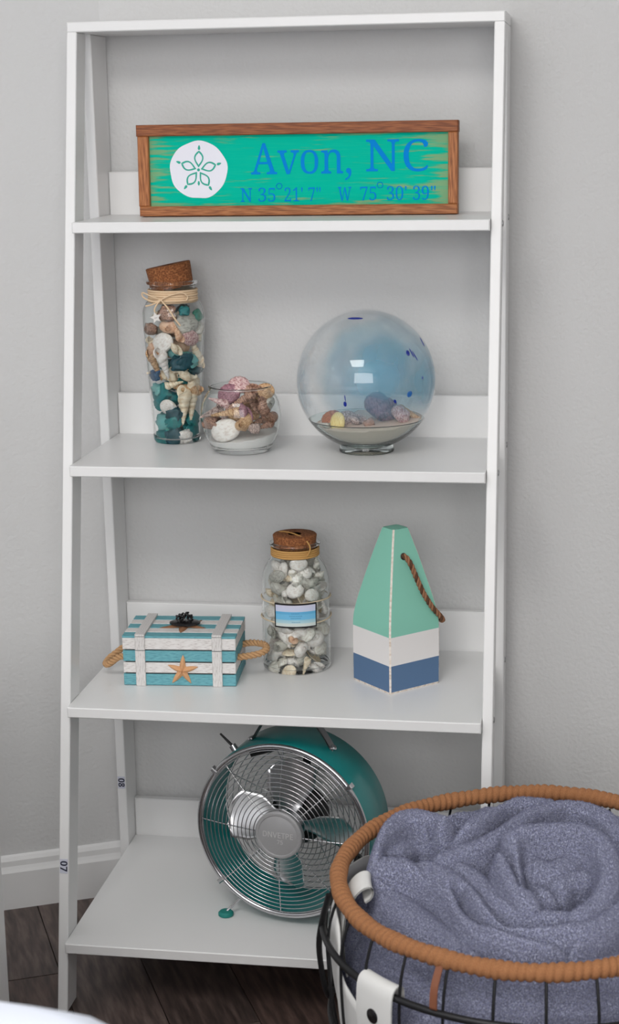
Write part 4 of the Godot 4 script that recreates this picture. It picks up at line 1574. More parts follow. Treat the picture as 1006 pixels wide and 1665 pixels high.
	var low := [["chip0", "teal"], ["chip1", "dark"], ["chip2", "teal"], ["chip3", "aqua"], ["turret", "cream"], ["clam", "white"]]
	var high := [["clam", "white"], ["whelk", "cream"], ["turret", "peach"], ["whelk", "tan"], ["clam", "grey"], ["chip1", "cream"], ["chip2", "dark"], ["snail", "peach"], ["turret", "white"]]
	var made := [0]
	fill(vb * Vector3(0, 0, 1), func(y): return prof_r(prof, y) - 0.004, 0.008, 0.216, 0.042, base, balls, 46, func() -> Array:
		made[0] += 1
		var from: Array = low if made[0] < 16 else high
		var k: Array = from[rng.randi() % from.size()]
		var r := rng.randf_range(0.0115, 0.0145)
		return [k[0], k[1], r * (1.2 if k[0].begins_with("chip") or k[0] == "clam" else 1.4), r])
	label_pieces("the tall bottle", base, vb * Vector3(0, 0, 1), "shells and sea glass in the tall bottle")

# ------------------------------------------------------------------ round bowl
func sand_mesh(prof: Array, y_at: Callable, n := 64) -> ArrayMesh:
	# fills the inside of a round vessel up to a sloping, slightly uneven top: prof is its inside, y_at(x, z) the top
	var st := ST()
	var nz := FastNoiseLite.new()
	nz.frequency = 60.0
	var rows := []
	var m := 16
	for j in m + 1:
		var row := PackedVector3Array()
		for i in n:
			var a := TAU * i / n
			# the rim of the sand: march up the wall until the top is reached
			var lim := 0.0
			for k in 24:
				var y: float = lerpf(prof[0].y, prof[prof.size() - 1].y, k / 23.0)
				var r := prof_r(prof, y)
				if y <= y_at.call(r * cos(a), r * sin(a)):
					lim = y
			var yy := lerpf(prof[0].y, lim, float(j) / m)
			var rr := prof_r(prof, yy)
			row.append(Vector3(rr * cos(a), yy, rr * sin(a)))
		rows.append(row)
	var last: PackedVector3Array = rows[m]
	for j in range(1, 13):
		var s := 1.0 - j / 12.0
		var row := PackedVector3Array()
		for i in n:
			var x := last[i].x * s
			var z := last[i].z * s
			row.append(Vector3(x, lerpf(y_at.call(x, z) + 0.0012 * nz.get_noise_2d(x, z), last[i].y, s * s * s * s), z))
		rows.append(row)
	grid(st, rows, true, false)
	return done(st)

func make_bowl() -> void:
	var base := Vector3(0.2264, SHELF_Y[1], 0.112)
	var o := thing("glass_bowl", "small round clear glass bowl of brown shells on white sand", "bowl", base)
	var prof := lathe_smooth([Vector2(0.041, 0.001), Vector2(0.046, 0.008), Vector2(0.0545, 0.025), Vector2(0.0596, 0.045), Vector2(0.0605, 0.056), Vector2(0.0575, 0.073), Vector2(0.051, 0.087), Vector2(0.0462, 0.094), Vector2(0.046, 0.097)], 5)
	part("glass_wall", solid_vessel(prof, 0.0018, 0.0075), M.glass_solid, o)
	var st := ST()
	tube(st, ring_path(0.0462, 0.0975, 64), 0.0016, 8, true)
	part("lip", done(st), M.glass_solid, o)
	var vb := view_basis(base)
	var ip := []
	for k in 18:
		var y := 0.008 + 0.05 * k / 17.0
		ip.append(Vector2(prof_r(prof, y) - 0.0026, y))
	var right := vb * Vector3(1, 0, 0)
	var top := func(x: float, z: float) -> float: return 0.026 + 0.1 * (x * right.x + z * right.z) + 0.06 * (z - 0.0) * -1.0
	tag(part("sand", sand_mesh(ip, top), M.sand_white, null, base), "white sand in the small glass bowl", "sand", "", "stuff")
	make_shell_meshes()
	var front := [["clam", "white", 367, 697, 20, 15, 0.0], ["whelk", "brown", 422, 664, 24, 205, 0.0], ["turret", "brown", 352, 688, 17, 60, 0.0], ["snail", "tan", 396, 684, 15, 200, 0.0], ["auger", "tan", 372, 668, 27, 98, 0.0],
		["scallop", "purple", 372, 645, 18, 30, -0.3], ["scallop", "pink", 388, 632, 17, 0, -0.7], ["auger", "brown", 392, 652, 28, 120, 0.0], ["snail", "grey", 444, 664, 14, 30, 0.0], ["snail", "brown", 440, 683, 13, 140, 0.0],
		["turret", "speckled", 345, 672, 20, 110, 0.0], ["whelk", "purple", 398, 668, 16, 20, 0.0], ["whelk", "brown", 408, 640, 18, 70, 0.0], ["turret", "brown", 430, 690, 16, 110, 0.0], ["chip1", "brown", 338, 690, 12, 0, 0.0], ["cockle", "tan", 428, 645, 15, 20, -0.3], ["turret", "pink", 360, 655, 20, 70, 0.0], ["chip2", "speckled", 412, 692, 10, 0, 0.0]]
	var balls := []
	var depth := {"clam": 0.044, "auger": 0.03, "scallop": 0.012, "cockle": 0.01}
	for i in front.size():
		var e: Array = front[i]
		var s: float = e[4] * 0.001
		var y: float = (735.0 - e[3]) * 0.00096
		var dx: float = (e[2] - (393.0 - (735.0 - e[3]) * 0.03)) / 1083.0
		var kind: String = e[0].rstrip("0123456789")
		var thick: float = {"clam": 0.45, "turret": 0.36, "auger": 0.26, "whelk": 0.75, "snail": 0.95, "chip": 0.55, "scallop": 0.45, "cockle": 0.45}[kind] * s
		var r := seat_r(e[0], s, deg_to_rad(e[5]), prof_r(prof, clampf(y, 0.002, 0.096)) - 0.003 - thick)
		dx = clampf(dx, -r * 0.95, r * 0.95)
		var z := sqrt(maxf(r * r - dx * dx, 0.0))
		if e[3] < 660:
			z *= clampf((e[3] - 610.0) / 60.0, 0.15, 1.0)
		var p := vb * Vector3(dx, y + (0.0 if z > 0.03 else (0.03 - z) * 0.12), z)
		shell(e[0], e[1], base + p, s, face_basis(vb, deg_to_rad(e[5]), e[6], 0.0))
		balls.append([p, thick * 1.2])
	var kinds := [["whelk", "brown"], ["turret", "brown"], ["snail", "tan"], ["turret", "speckled"]]
	fill(vb * Vector3(0, 0, 1), func(y): return prof_r(prof, y) - 0.003, 0.03, 0.088, 0.052, base, balls, 9, func() -> Array:
		var k: Array = kinds[rng.randi() % kinds.size()]
		var r := rng.randf_range(0.011, 0.014)
		return [k[0], k[1], r * 1.25, r])
	label_pieces("the small bowl", base, vb * Vector3(0, 0, 1), "shells in the small glass bowl")

# ------------------------------------------------------------------ glass globe
func make_globe() -> void:
	make_shell_meshes()
	var base := Vector3(0.4137, SHELF_Y[1], 0.102)
	var o := thing("glass_globe", "large clear glass globe with blue swirls holding sand and shells", "globe", base)
	var C := 0.107
	var R := 0.1035
	var vb := view_basis(base)
	var prof := []
	for k in 49:
		var a := -PI / 2 + PI * k / 48.0
		if k < 4:
			continue
		prof.append(Vector2(maxf(R * cos(a), 0.0), C + R * sin(a)))
	var st := ST()
	lathe(st, prof, 96, Transform3D(), 60.0)
	part("glass_wall", done(st), M.glass, o)
	# blue swirl in the glass: a film whose colour comes and goes
	var img := Image.create(512, 256, false, Image.FORMAT_RGBA8)
	var nz := FastNoiseLite.new()
	nz.frequency = 0.012
	nz.fractal_octaves = 4
	nz.seed = 77
	for y in 256:
		for x in 512:
			# x 256 looks at the viewer's side
			var th := (x / 512.0 - 0.5) * TAU
			var la := (0.5 - y / 256.0) * PI
			var d := Vector3(sin(th) * cos(la), sin(la), cos(th) * cos(la))
			var w := Vector2(d.x - 0.22, d.y - 0.12).length()
			var band := sin(w * 11.0 + 3.0 * nz.get_noise_3d(d.x * 60.0, d.y * 60.0, d.z * 60.0))
			var cover := 0.12 + 0.55 * smoothstep(1.0, 0.2, w) + 0.13 * band + 0.35 * nz.get_noise_3d(d.x * 45.0 + 9.0, d.y * 45.0, d.z * 45.0)
			cover += 0.35 * smoothstep(0.62, 0.95, d.x) * smoothstep(0.5, -0.1, d.y)
			cover *= smoothstep(-0.62, -0.2, d.y) * 0.75
			var c := rgb(112, 160, 196).lerp(rgb(36, 164, 190), clampf(0.5 + 0.9 * nz.get_noise_3d(d.x * 30.0, d.y * 30.0 + 40.0, d.z * 30.0) + 0.4 * (d.x - 0.1), 0.0, 1.0))
			img.set_pixel(x, y, Color(c.r, c.g, c.b, clampf(cover, 0.0, 0.62)))
	var sm := mat(Color(1, 1, 1), 0.3)
	sm.albedo_texture = ImageTexture.create_from_image(img)
	sm.transparency = BaseMaterial3D.TRANSPARENCY_ALPHA
	sm.backlight_enabled = true
	sm.backlight = Color(0.6, 0.6, 0.6)
	st = ST()
	soft(st)
	var ri := R - 0.0016
	for j in 40:
		for i in 80:
			var f := func(a: int, b: int) -> void:
				var th := (a / 80.0 - 0.5) * TAU
				var la := (b / 40.0 - 0.5) * PI
				st.set_uv(Vector2(a / 80.0, 1.0 - b / 40.0))
				st.add_vertex(vb * (Vector3(sin(th) * cos(la), sin(la), cos(th) * cos(la)) * ri) + Vector3(0, C, 0))
			f.call(i, j)
			f.call(i + 1, j + 1)
			f.call(i + 1, j)
			f.call(i, j)
			f.call(i, j + 1)
			f.call(i + 1, j + 1)
	part("swirl", done(st), sm, o)
	# foot
	st = ST()
	lathe(st, [Vector2(0.0, 0.002), Vector2(0.036, 0.002), Vector2(0.038, 0.0), Vector2(0.0405, 0.0008), Vector2(0.0412, 0.004), Vector2(0.0396, 0.009), Vector2(0.039, 0.0128), Vector2(0.0362, 0.0128), Vector2(0.03, 0.0085), Vector2(0.018, 0.0052), Vector2(0.0, 0.0042)], 64, Transform3D(), 50.0)
	part("glass_foot", done(st), M.glass_solid_green, o)
	# flecks of blue glass on the wall
	var flecks := [[580, 519, 12, 3.2, 3, "n"], [662, 574, 4.5, 3.5, 80, "n"], [668, 574, 1.0, 8, 12, "n"], [673, 578, 0.9, 9, 18, "n"], [686, 556, 2.2, 8.5, -22, "n"], [664, 637, 5, 4.5, 45, "t"], [563, 651, 2.6, 4, 0, "n"], [685, 612, 0.9, 2.4, 0, "n"], [641, 648, 2, 3.4, 30, "n"], [563, 642, 0.8, 5, 6, "n"]]
	for e in flecks:
		var dx: float = (e[0] - 596.0) / 1090.0
		var dy: float = -(e[1] - 613.0) / 1068.0
		var q := Vector3(dx, dy, 0)
		if q.length() > R * 0.97:
			q = q.normalized() * R * 0.97
		# the picture looks slightly down on the globe
		var dn := Basis(Vector3.RIGHT, deg_to_rad(-9.0)) * Vector3(q.x, q.y, sqrt(maxf(R * R - q.length_squared(), 0.0)))
		var n := (vb * dn).normalized()
		var xax := Vector3.UP.cross(n).normalized()
		var bs := Basis(xax, n.cross(xax), n) * Basis(Vector3(0, 0, 1), deg_to_rad(e[4]))
		st = ST()
		lathe(st, [Vector2(0.0, -0.4), Vector2(0.8, -0.3), Vector2(1.0, 0.0), Vector2(0.8, 0.3), Vector2(0.0, 0.4)], 12, Transform3D(Basis(Vector3(1, 0, 0), Vector3(0, 0, 1), Vector3(0, -1, 0)), Vector3.ZERO), 10.0)
		part("blue_fleck", done(st), M.sky_fleck if e[5] == "n" else M.fleck_teal, o, Vector3(0, C, 0) + n * (R - 0.0006), bs * Basis.from_scale(Vector3(e[2] * 0.001, e[3] * 0.001, 0.0016)))
	# thick greenish bottom of the globe
	var gp := []
	for k in 13:
		var a := -PI / 2 + 0.36 + 0.62 * k / 12.0
		gp.append(Vector2(R * cos(a), C + R * sin(a)))
	for k in 13:
		var a := -PI / 2 + 0.36 + 0.62 * (12 - k) / 12.0
		var ri2 := R - lerpf(0.0042, 0.0016, (12 - k) / 12.0)
		gp.append(Vector2(ri2 * cos(a), C + ri2 * sin(a)))
	gp.append(gp[0])
	st = ST()
	lathe(st, gp, 72, Transform3D(), 60.0)
	part("thick_bottom", done(st), M.glass_solid_green, o)
	# sand
	var ip := []
	for k in 24:
		var y := 0.0062 + 0.075 * k / 23.0
		var dd := y - C
		ip.append(Vector2(sqrt(maxf(pow(R - 0.0046, 2.0) - dd * dd, 0.0)), y))
	var right := vb * Vector3(1, 0, 0)
	var fwd := vb * Vector3(0, 0, 1)
	var top := func(x: float, z: float) -> float: return 0.0475 + 0.07 * (x * right.x + z * right.z) - 0.03 * (x * fwd.x + z * fwd.z)
	tag(part("sand", sand_mesh(ip, top), M.sand_pink, null, base), "pinkish sand in the bottom of the large glass globe", "sand", "", "stuff")
	# shells on the sand: kind, colour, side (mm), towards the viewer (mm), size, roll, tilt, words
	var put := [["scallop", "orange", -52, 10, 16, 20, -0.9, "orange-brown ribbed shell at the left of the glass globe's sand"], ["clam", "yellow", -42, 42, 15, 80, -0.6, "pale yellow clam shell lying in front in the glass globe"], ["turret", "grey", -62, 34, 13, 75, 0.0, "grey pointed shell furthest left in the glass globe"],
		["whelk", "speckled", -14, 34, 14, 70, 0.1, "speckled whelk shell left of the big purple snail in the glass globe"], ["snail", "purple", 22, 10, 26, -60, 0.15, "big purple-pink snail shell in the middle of the glass globe"], ["chip2", "brown", 4, 44, 9, 30, 0.0, "broken brown shell at the foot of the purple snail in the globe"],
		["snail", "pink", 50, 34, 15, -70, 0.1, "pink and white striped snail shell in the glass globe"], ["turret", "tan", 60, 12, 23, -112, 0.2, "long tan pointed shell furthest right in the glass globe"], ["cockle", "speckled", -30, 18, 15, 10, -0.7, "speckled ribbed shell behind the others in the glass globe"]]
	for e in put:
		var s: float = e[4] * 0.001
		var lx: float = e[2] * 0.001
		var lz: float = e[3] * 0.001
		var p := vb * Vector3(lx, 0, lz)
		var lift: float = {"scallop": 0.55, "cockle": 0.5, "clam": 0.45, "turret": 0.3, "whelk": 0.6, "snail": 0.66, "chip": 0.3}[e[0].rstrip("0123456789")] * s
		p.y = top.call(p.x, p.z) + lift
		var k: String = e[0].rstrip("0123456789")
		shell(e[0], e[1], base + p, s, face_basis(vb, deg_to_rad(e[5]), e[6], 0.0))
		tag(pieces[pieces.size() - 1].node, e[7], "shell", "shells in the glass globe")
	pieces.clear()

# ------------------------------------------------------------------ striped box
func star_mesh(arm: float, thick: float, seed_: int) -> ArrayMesh:
	# five-armed starfish lying in xy, humped along its arms
	var st := ST()
	var rows := []
	var n := 80
	var nz := FastNoiseLite.new()
	nz.seed = seed_
	nz.frequency = 300.0
	for side in 2:
		for jj in 9:
			var j := jj if side == 0 else 8 - jj
			var u := maxf(j / 8.0, 0.02)
			var row := PackedVector3Array()
			for i in n:
				var a := TAU * i / n + PI / 2
				var k := fmod(5.0 * i / n, 1.0)
				var d := minf(k, 1.0 - k) * 2.0
				var r := arm * (0.34 + 0.66 * pow(1.0 - d, 1.9)) * (1.0 + 0.05 * sin(floor(5.0 * i / n + 0.5) * 2.4 + seed_))
				var p := Vector3(cos(a), sin(a), 0) * r * u
				var h := thick * (1.0 - pow(u, 2.0)) * (0.55 + 0.45 * (1.0 - d)) + thick * 0.12
				if side == 0:
					p.z = h + 0.0006 * nz.get_noise_3dv(p)
				else:
					p.z = 0.0
				row.append(p)
			rows.append(row)
	grid(st, rows, true, false)
	return done(st)

func make_box() -> void:
	var yaw := deg_to_rad(4.0)
	var bs := Basis(Vector3.UP, yaw)
	var w := 0.170
	var d := 0.112
	var o := thing("striped_box", "teal and white slatted wooden keepsake box with rope handles and a starfish on its front", "box", Vector3(0.1375, SHELF_Y[2], 0.1475), yaw)
	# inner carcass, dark in the gaps
	part("carcass", box_mesh(Vector3(w - 0.006, 0.073, d - 0.006), 0.0, Vector3(0, 0.0375, 0)), M.box_dark, o)
	# three courses of slats: teal, white, teal; each side its own board
	var ys := [[0.0008, 0.0180, "box_teal"], [0.0201, 0.0360, "box_white"], [0.0381, 0.0546, "box_teal"]]
	for e in ys:
		var h: float = e[1] - e[0]
		for sz in [-1.0, 1.0]:
			part("slat", box_mesh(Vector3(w, h, 0.005), 0.0008), M[e[2]], o, Vector3(0, e[0] + h * 0.5, sz * (d * 0.5 - 0.0025)))
		for sx in [-1.0, 1.0]:
			part("slat", box_mesh(Vector3(d - 0.0104, h, 0.005), 0.0008), M[e[2]], o, Vector3(sx * (w * 0.5 - 0.0025), e[0] + h * 0.5, 0), Basis(Vector3.UP, PI / 2))
	# lid: a white skirt and lengthwise slats on top
	var lid := Node3D.new()
	lid.name = "lid"
	o.add_child(lid)
	lid.position = Vector3(0, 0.0565, 0)
	for sz in [-1.0, 1.0]:
		part("lid_edge", box_mesh(Vector3(w + 0.001, 0.0175, 0.005), 0.0008), M.box_white, lid, Vector3(0, 0.00875, sz * (d * 0.5 - 0.0025)))
	for sx in [-1.0, 1.0]:
		part("lid_edge", box_mesh(Vector3(d - 0.0104, 0.0175, 0.005), 0.0008), M.box_white, lid, Vector3(sx * (w * 0.5 - 0.0025), 0.00875, 0), Basis(Vector3.UP, PI / 2))
	var n := 5
	var sw := d / n
	for k in n:
		part("lid_slat", box_mesh(Vector3(w + 0.001, 0.0032, sw - 0.0014), 0.0007), M.box_teal if k % 2 == 0 else M.box_white, lid, Vector3(0, 0.0191, -d * 0.5 + sw * (k + 0.5)))
	# straps over the lid and down the front
	for x in [-0.0585, 0.0575]:
		part("strap", box_mesh(Vector3(0.0148, 0.0035, d + 0.004), 0.0008), M.box_strap, o, Vector3(x, 0.0789, 0.001))
		part("strap", box_mesh(Vector3(0.0148, 0.0205, 0.0032), 0.0008), M.box_strap, o, Vector3(x, 0.0662, d * 0.5 + 0.0016))
		part("strap", box_mesh(Vector3(0.0148, 0.0548, 0.0032), 0.0008), M.box_strap, o, Vector3(x, 0.0275, d * 0.5 + 0.0016))
	# rope handles through the ends
	var st := ST()
	rope(st, resample(smooth_path([Vector3(-w * 0.5 + 0.002, 0.038, -0.032), Vector3(-w * 0.5 - 0.012, 0.036, -0.03), Vector3(-w * 0.5 - 0.034, 0.022, -0.014), Vector3(-w * 0.5 - 0.038, 0.018, 0.004), Vector3(-w * 0.5 - 0.03, 0.022, 0.02), Vector3(-w * 0.5 - 0.012, 0.036, 0.03), Vector3(-w * 0.5 + 0.002, 0.038, 0.032)], 10), 0.0016), 0.0054, 0.021)
	part("rope_handle", done(st), M.jute, o)
	st = ST()
	rope(st, resample(smooth_path([Vector3(w * 0.5 - 0.002, 0.04, -0.03), Vector3(w * 0.5 + 0.014, 0.044, -0.026), Vector3(w * 0.5 + 0.034, 0.046, -0.012), Vector3(w * 0.5 + 0.041, 0.045, 0.008), Vector3(w * 0.5 + 0.034, 0.043, 0.024), Vector3(w * 0.5 + 0.014, 0.04, 0.03), Vector3(w * 0.5 - 0.002, 0.038, 0.03)], 10), 0.0016), 0.0054, 0.021)
	part("rope_handle", done(st), M.jute, o)
	# starfish on the front
	part("starfish", star_mesh(0.0245, 0.006, 3), M.starfish, o, Vector3(0.0045, 0.0245, d * 0.5 + 0.0002), Basis(Vector3(0, 0, 1), -0.06))
	# flat brown star and a black ornament on the lid
	var flat_b := Basis(Vector3.RIGHT, -PI / 2)
	part("starfish", star_mesh(0.037, 0.0035, 5), M.starfish_brown, o, Vector3(0.0, 0.0772, 0.0), flat_b * Basis(Vector3(0, 0, 1), 0.63))
	st = ST()
	lathe(st, [Vector2(0.019, 0.0), Vector2(0.0215, 0.0012), Vector2(0.0215, 0.003), Vector2(0.018, 0.0046), Vector2(0.0, 0.0052)], 40, Transform3D(Basis.from_scale(Vector3(1.1, 1, 0.8)), Vector3.ZERO))
	var orn := part("ornament", done(st), M.black, o, Vector3(0.001, 0.0806, 0.0))
	orn.set_meta("label", "black knobbly ornament")
	# curled petals piled on it
	st = ST()
	var r2 := RandomNumberGenerator.new()
	r2.seed = 12
	for k in 13:
		var a := TAU * k / 13.0 * 2.0
		var q := 0.004 + 0.0085 * (k / 13.0)
		var c := Vector3(q * cos(a) * 1.1, 0.0065 + 0.007 * (1.0 - k / 13.0) + r2.randf_range(-0.001, 0.001), q * sin(a) * 0.8)
		var pth := []
		var b := Basis.from_euler(Vector3(r2.randf_range(-0.7, 0.7), r2.randf() * TAU, r2.randf_range(-0.7, 0.7)))
		for i in 9:
			var t := i / 8.0
			var rr := 0.0045 * (1.0 - 0.5 * t)
			pth.append(c + b * Vector3(rr * cos(t * 5.0), 0.0035 * t, rr * sin(t * 5.0)))
		tube(st, smooth_path(pth, 3), 0.0015, 7)
	part("ornament_curl", done(st), M.black, orn)

# ------------------------------------------------------------------ corked jar
func make_jar() -> void:
	make_shell_meshes()
	var base := Vector3(0.2995, SHELF_Y[2], 0.085)
	var vb := view_basis(base)
	var o := thing("corked_jar", "squat glass jar with flat cork and small blue tag, full of white shells", "jar", base)
	var prof := lathe_smooth([Vector2(0.0505, 0.001), Vector2(0.0525, 0.005), Vector2(0.0528, 0.02), Vector2(0.0525, 0.08), Vector2(0.0518, 0.13), Vector2(0.0505, 0.147), Vector2(0.0465, 0.16), Vector2(0.0405, 0.17), Vector2(0.0362, 0.176), Vector2(0.0345, 0.184), Vector2(0.0345, 0.194)], 4)
	part("glass_wall", solid_vessel(prof, 0.0022, 0.0058), M.glass_solid, o)
	var st := ST()
	tube(st, ring_path(0.0362, 0.1965, 64), 0.0029, 10, true)
	part("lip", done(st), M.glass_solid, o)
	part("cork", cork_mesh(0.0315, 0.0335, 0.022), M.cork, o, Vector3(0, 0.1885, 0))
	# golden cord round the neck and over the cork
	for k in 4:
		st = ST()
		tube(st, ring_path(0.0358, 0.1795 + 0.0032 * k, 48), 0.0018, 6, true)
		part("cord_wrap", done(st), M.gold_cord, o)
	st = ST()
	var loop := []
	for q in [Vector3(0.018, 0.182, 0.032), Vector3(0.0225, 0.192, 0.0335), Vector3(0.0215, 0.2, 0.031), Vector3(0.013, 0.2085, 0.022), Vector3(-0.002, 0.2125, 0.008), Vector3(-0.016, 0.2125, -0.006), Vector3(-0.024, 0.21, -0.016)]:
		loop.append(vb * q)
	tube(st, smooth_path(loop, 5), 0.0012, 6)
	part("cord_loop", done(st), M.gold_cord, o)
	# two rounds of string that hold the tag
	for e in [[0.1135, 0.0533, 0.001], [0.0825, 0.0537, -0.0008]]:
		st = ST()
		var p := PackedVector3Array()
		for i in 64:
			var a := TAU * i / 64
			p.append(Vector3(e[1] * cos(a), e[0] + e[2] * sin(a * 2.0), e[1] * sin(a)))
		tube(st, p, 0.0011, 6, true)
		part("string", done(st), M.pale_cord, o)
	# tag: a beach picture in blues on a dark backing, bent round the glass
	var img := Image.create(128, 80, false, Image.FORMAT_RGB8)
	for y in 80:
		for x in 128:
			var t := y / 79.0
			var c := rgb(206, 204, 226).lerp(rgb(190, 206, 230), t * 2.0)
			if t > 0.3: c = rgb(96, 172, 214)
			if t > 0.42: c = rgb(112, 184, 222)
			if t > 0.68: c = rgb(150, 196, 214).lerp(rgb(196, 214, 216), (t - 0.68) * 4.0)
			if t > 0.86: c = rgb(206, 216, 212)
			# rows of tiny print
			for r in [[0.38, 50, 76], [0.5, 44, 84], [0.6, 48, 80], [0.8, 50, 78]]:
				if absf(t - r[0]) < 0.022 and x > r[1] and x < r[2] and (x * 7 + int(r[0] * 90.0)) % 5 < 3:
					c = c.lerp(rgb(60, 110, 150), 0.55)
			img.set_pixel(x, y, c)
	var tm := mat(Color(1, 1, 1), 0.35)
	tm.albedo_texture = ImageTexture.create_from_image(img)
	for back in [true, false]:
		st = ST()
		soft(st)
		var half := 0.61 if back else 0.565
		var y0 := 0.0765 if back else 0.079
		var y1 := 0.1145 if back else 0.112
		var rr := 0.0553 if back else 0.0562
		for i in 20:
			var qs := []
			for e in [[i, y0], [i, y1], [i + 1, y1], [i + 1, y0]]:
				var a: float = lerpf(-half, half, e[0] / 20.0) - 0.02
				qs.append([Vector2(e[0] / 20.0, (y1 - e[1]) / (y1 - y0)), vb * Vector3(rr * sin(a), e[1], rr * cos(a)), vb * Vector3((rr - 0.0008) * sin(a), e[1], (rr - 0.0008) * cos(a))])
			for t in [[0, 1, 2], [0, 2, 3]]:
				for v in t:
					st.set_uv(qs[v][0])
					st.add_vertex(qs[v][1])
				for v in [t[0], t[2], t[1]]:
					st.set_uv(qs[v][0])
					st.add_vertex(qs[v][2])
		part("tag_backing" if back else "tag", done(st), M.black if back else tm, o)
	# contents
	var balls := []
	var front := [["snail", "white", 489, 1043, 13, 30], ["snail", "peach", 476, 1026, 8, 120], ["turret", "cream", 496, 1068, 15, 160], ["snail", "grey", 455, 1040, 13, 0], ["clam", "pearl", 520, 1045, 12, 20], ["clam", "white", 484, 905, 13, 0],
		["clam", "grey", 450, 925, 13, 60], ["whelk", "pearl", 516, 930, 13, -40], ["turret", "pearl", 522, 905, 14, 10], ["clam", "cream", 470, 1078, 11, 30], ["whelk", "white", 512, 1075, 13, 80], ["chip1", "pearl", 448, 1075, 11, 0],
		["clam", "pearl", 500, 1018, 11, 50], ["whelk", "grey", 440, 1020, 12, 10], ["scallop", "white", 478, 945, 14, 20], ["clam", "white", 505, 955, 12, -30], ["whelk", "cream", 440, 955, 12, 50], ["clam", "white", 440, 985, 12, 0], ["turret", "white", 528, 980, 14, 15], ["clam", "pearl", 526, 1015, 12, 80]]
	for e in front:
		var v: float = e[3]
		var y := (1082.0 - v) * 0.000955
		var u0 := 483.0 - (1082.0 - v) * 0.025
		var dx: float = (e[2] - u0) / 1048.0
		var s: float = e[4] * 0.001
		var thick: float = {"clam": 0.45, "turret": 0.36, "whelk": 0.75, "snail": 0.95, "chip": 0.55, "scallop": 0.45}[e[0].rstrip("0123456789")] * s
		var r := seat_r(e[0], s, deg_to_rad(e[5]), prof_r(prof, y) - 0.003 - thick)
		dx = clampf(dx, -r * 0.95, r * 0.95)
		var p := vb * Vector3(dx, y, sqrt(maxf(r * r - dx * dx, 0.0)))
		shell(e[0], e[1], base + p, s, face_basis(vb, deg_to_rad(e[5]), rng.randf_range(-0.4, 0.2), asin(clampf(dx / maxf(r, 0.01), -1, 1)) * 0.7))
		balls.append([p, thick * 1.2])
	var kinds := [["clam", "white"], ["clam", "pearl"], ["whelk", "pearl"], ["whelk", "white"], ["turret", "cream"], ["scallop", "pearl"], ["snail", "white"], ["snail", "grey"], ["clam", "cream"], ["chip2", "pearl"], ["cockle", "white"]]
	fill(vb * Vector3(0, 0, 1), func(y): return prof_r(prof, y) - 0.004, 0.007, 0.178, 0.05, base, balls, 120, func() -> Array:
		var k: Array = kinds[rng.randi() % kinds.size()]
		var r := rng.randf_range(0.0085, 0.0112)
		return [k[0], k[1], r * (1.4 if k[0] in ["clam", "scallop", "cockle", "chip2"] else 1.6), r])
	label_pieces("the squat jar", base, vb * Vector3(0, 0, 1), "shells in the squat corked jar", 0.004)

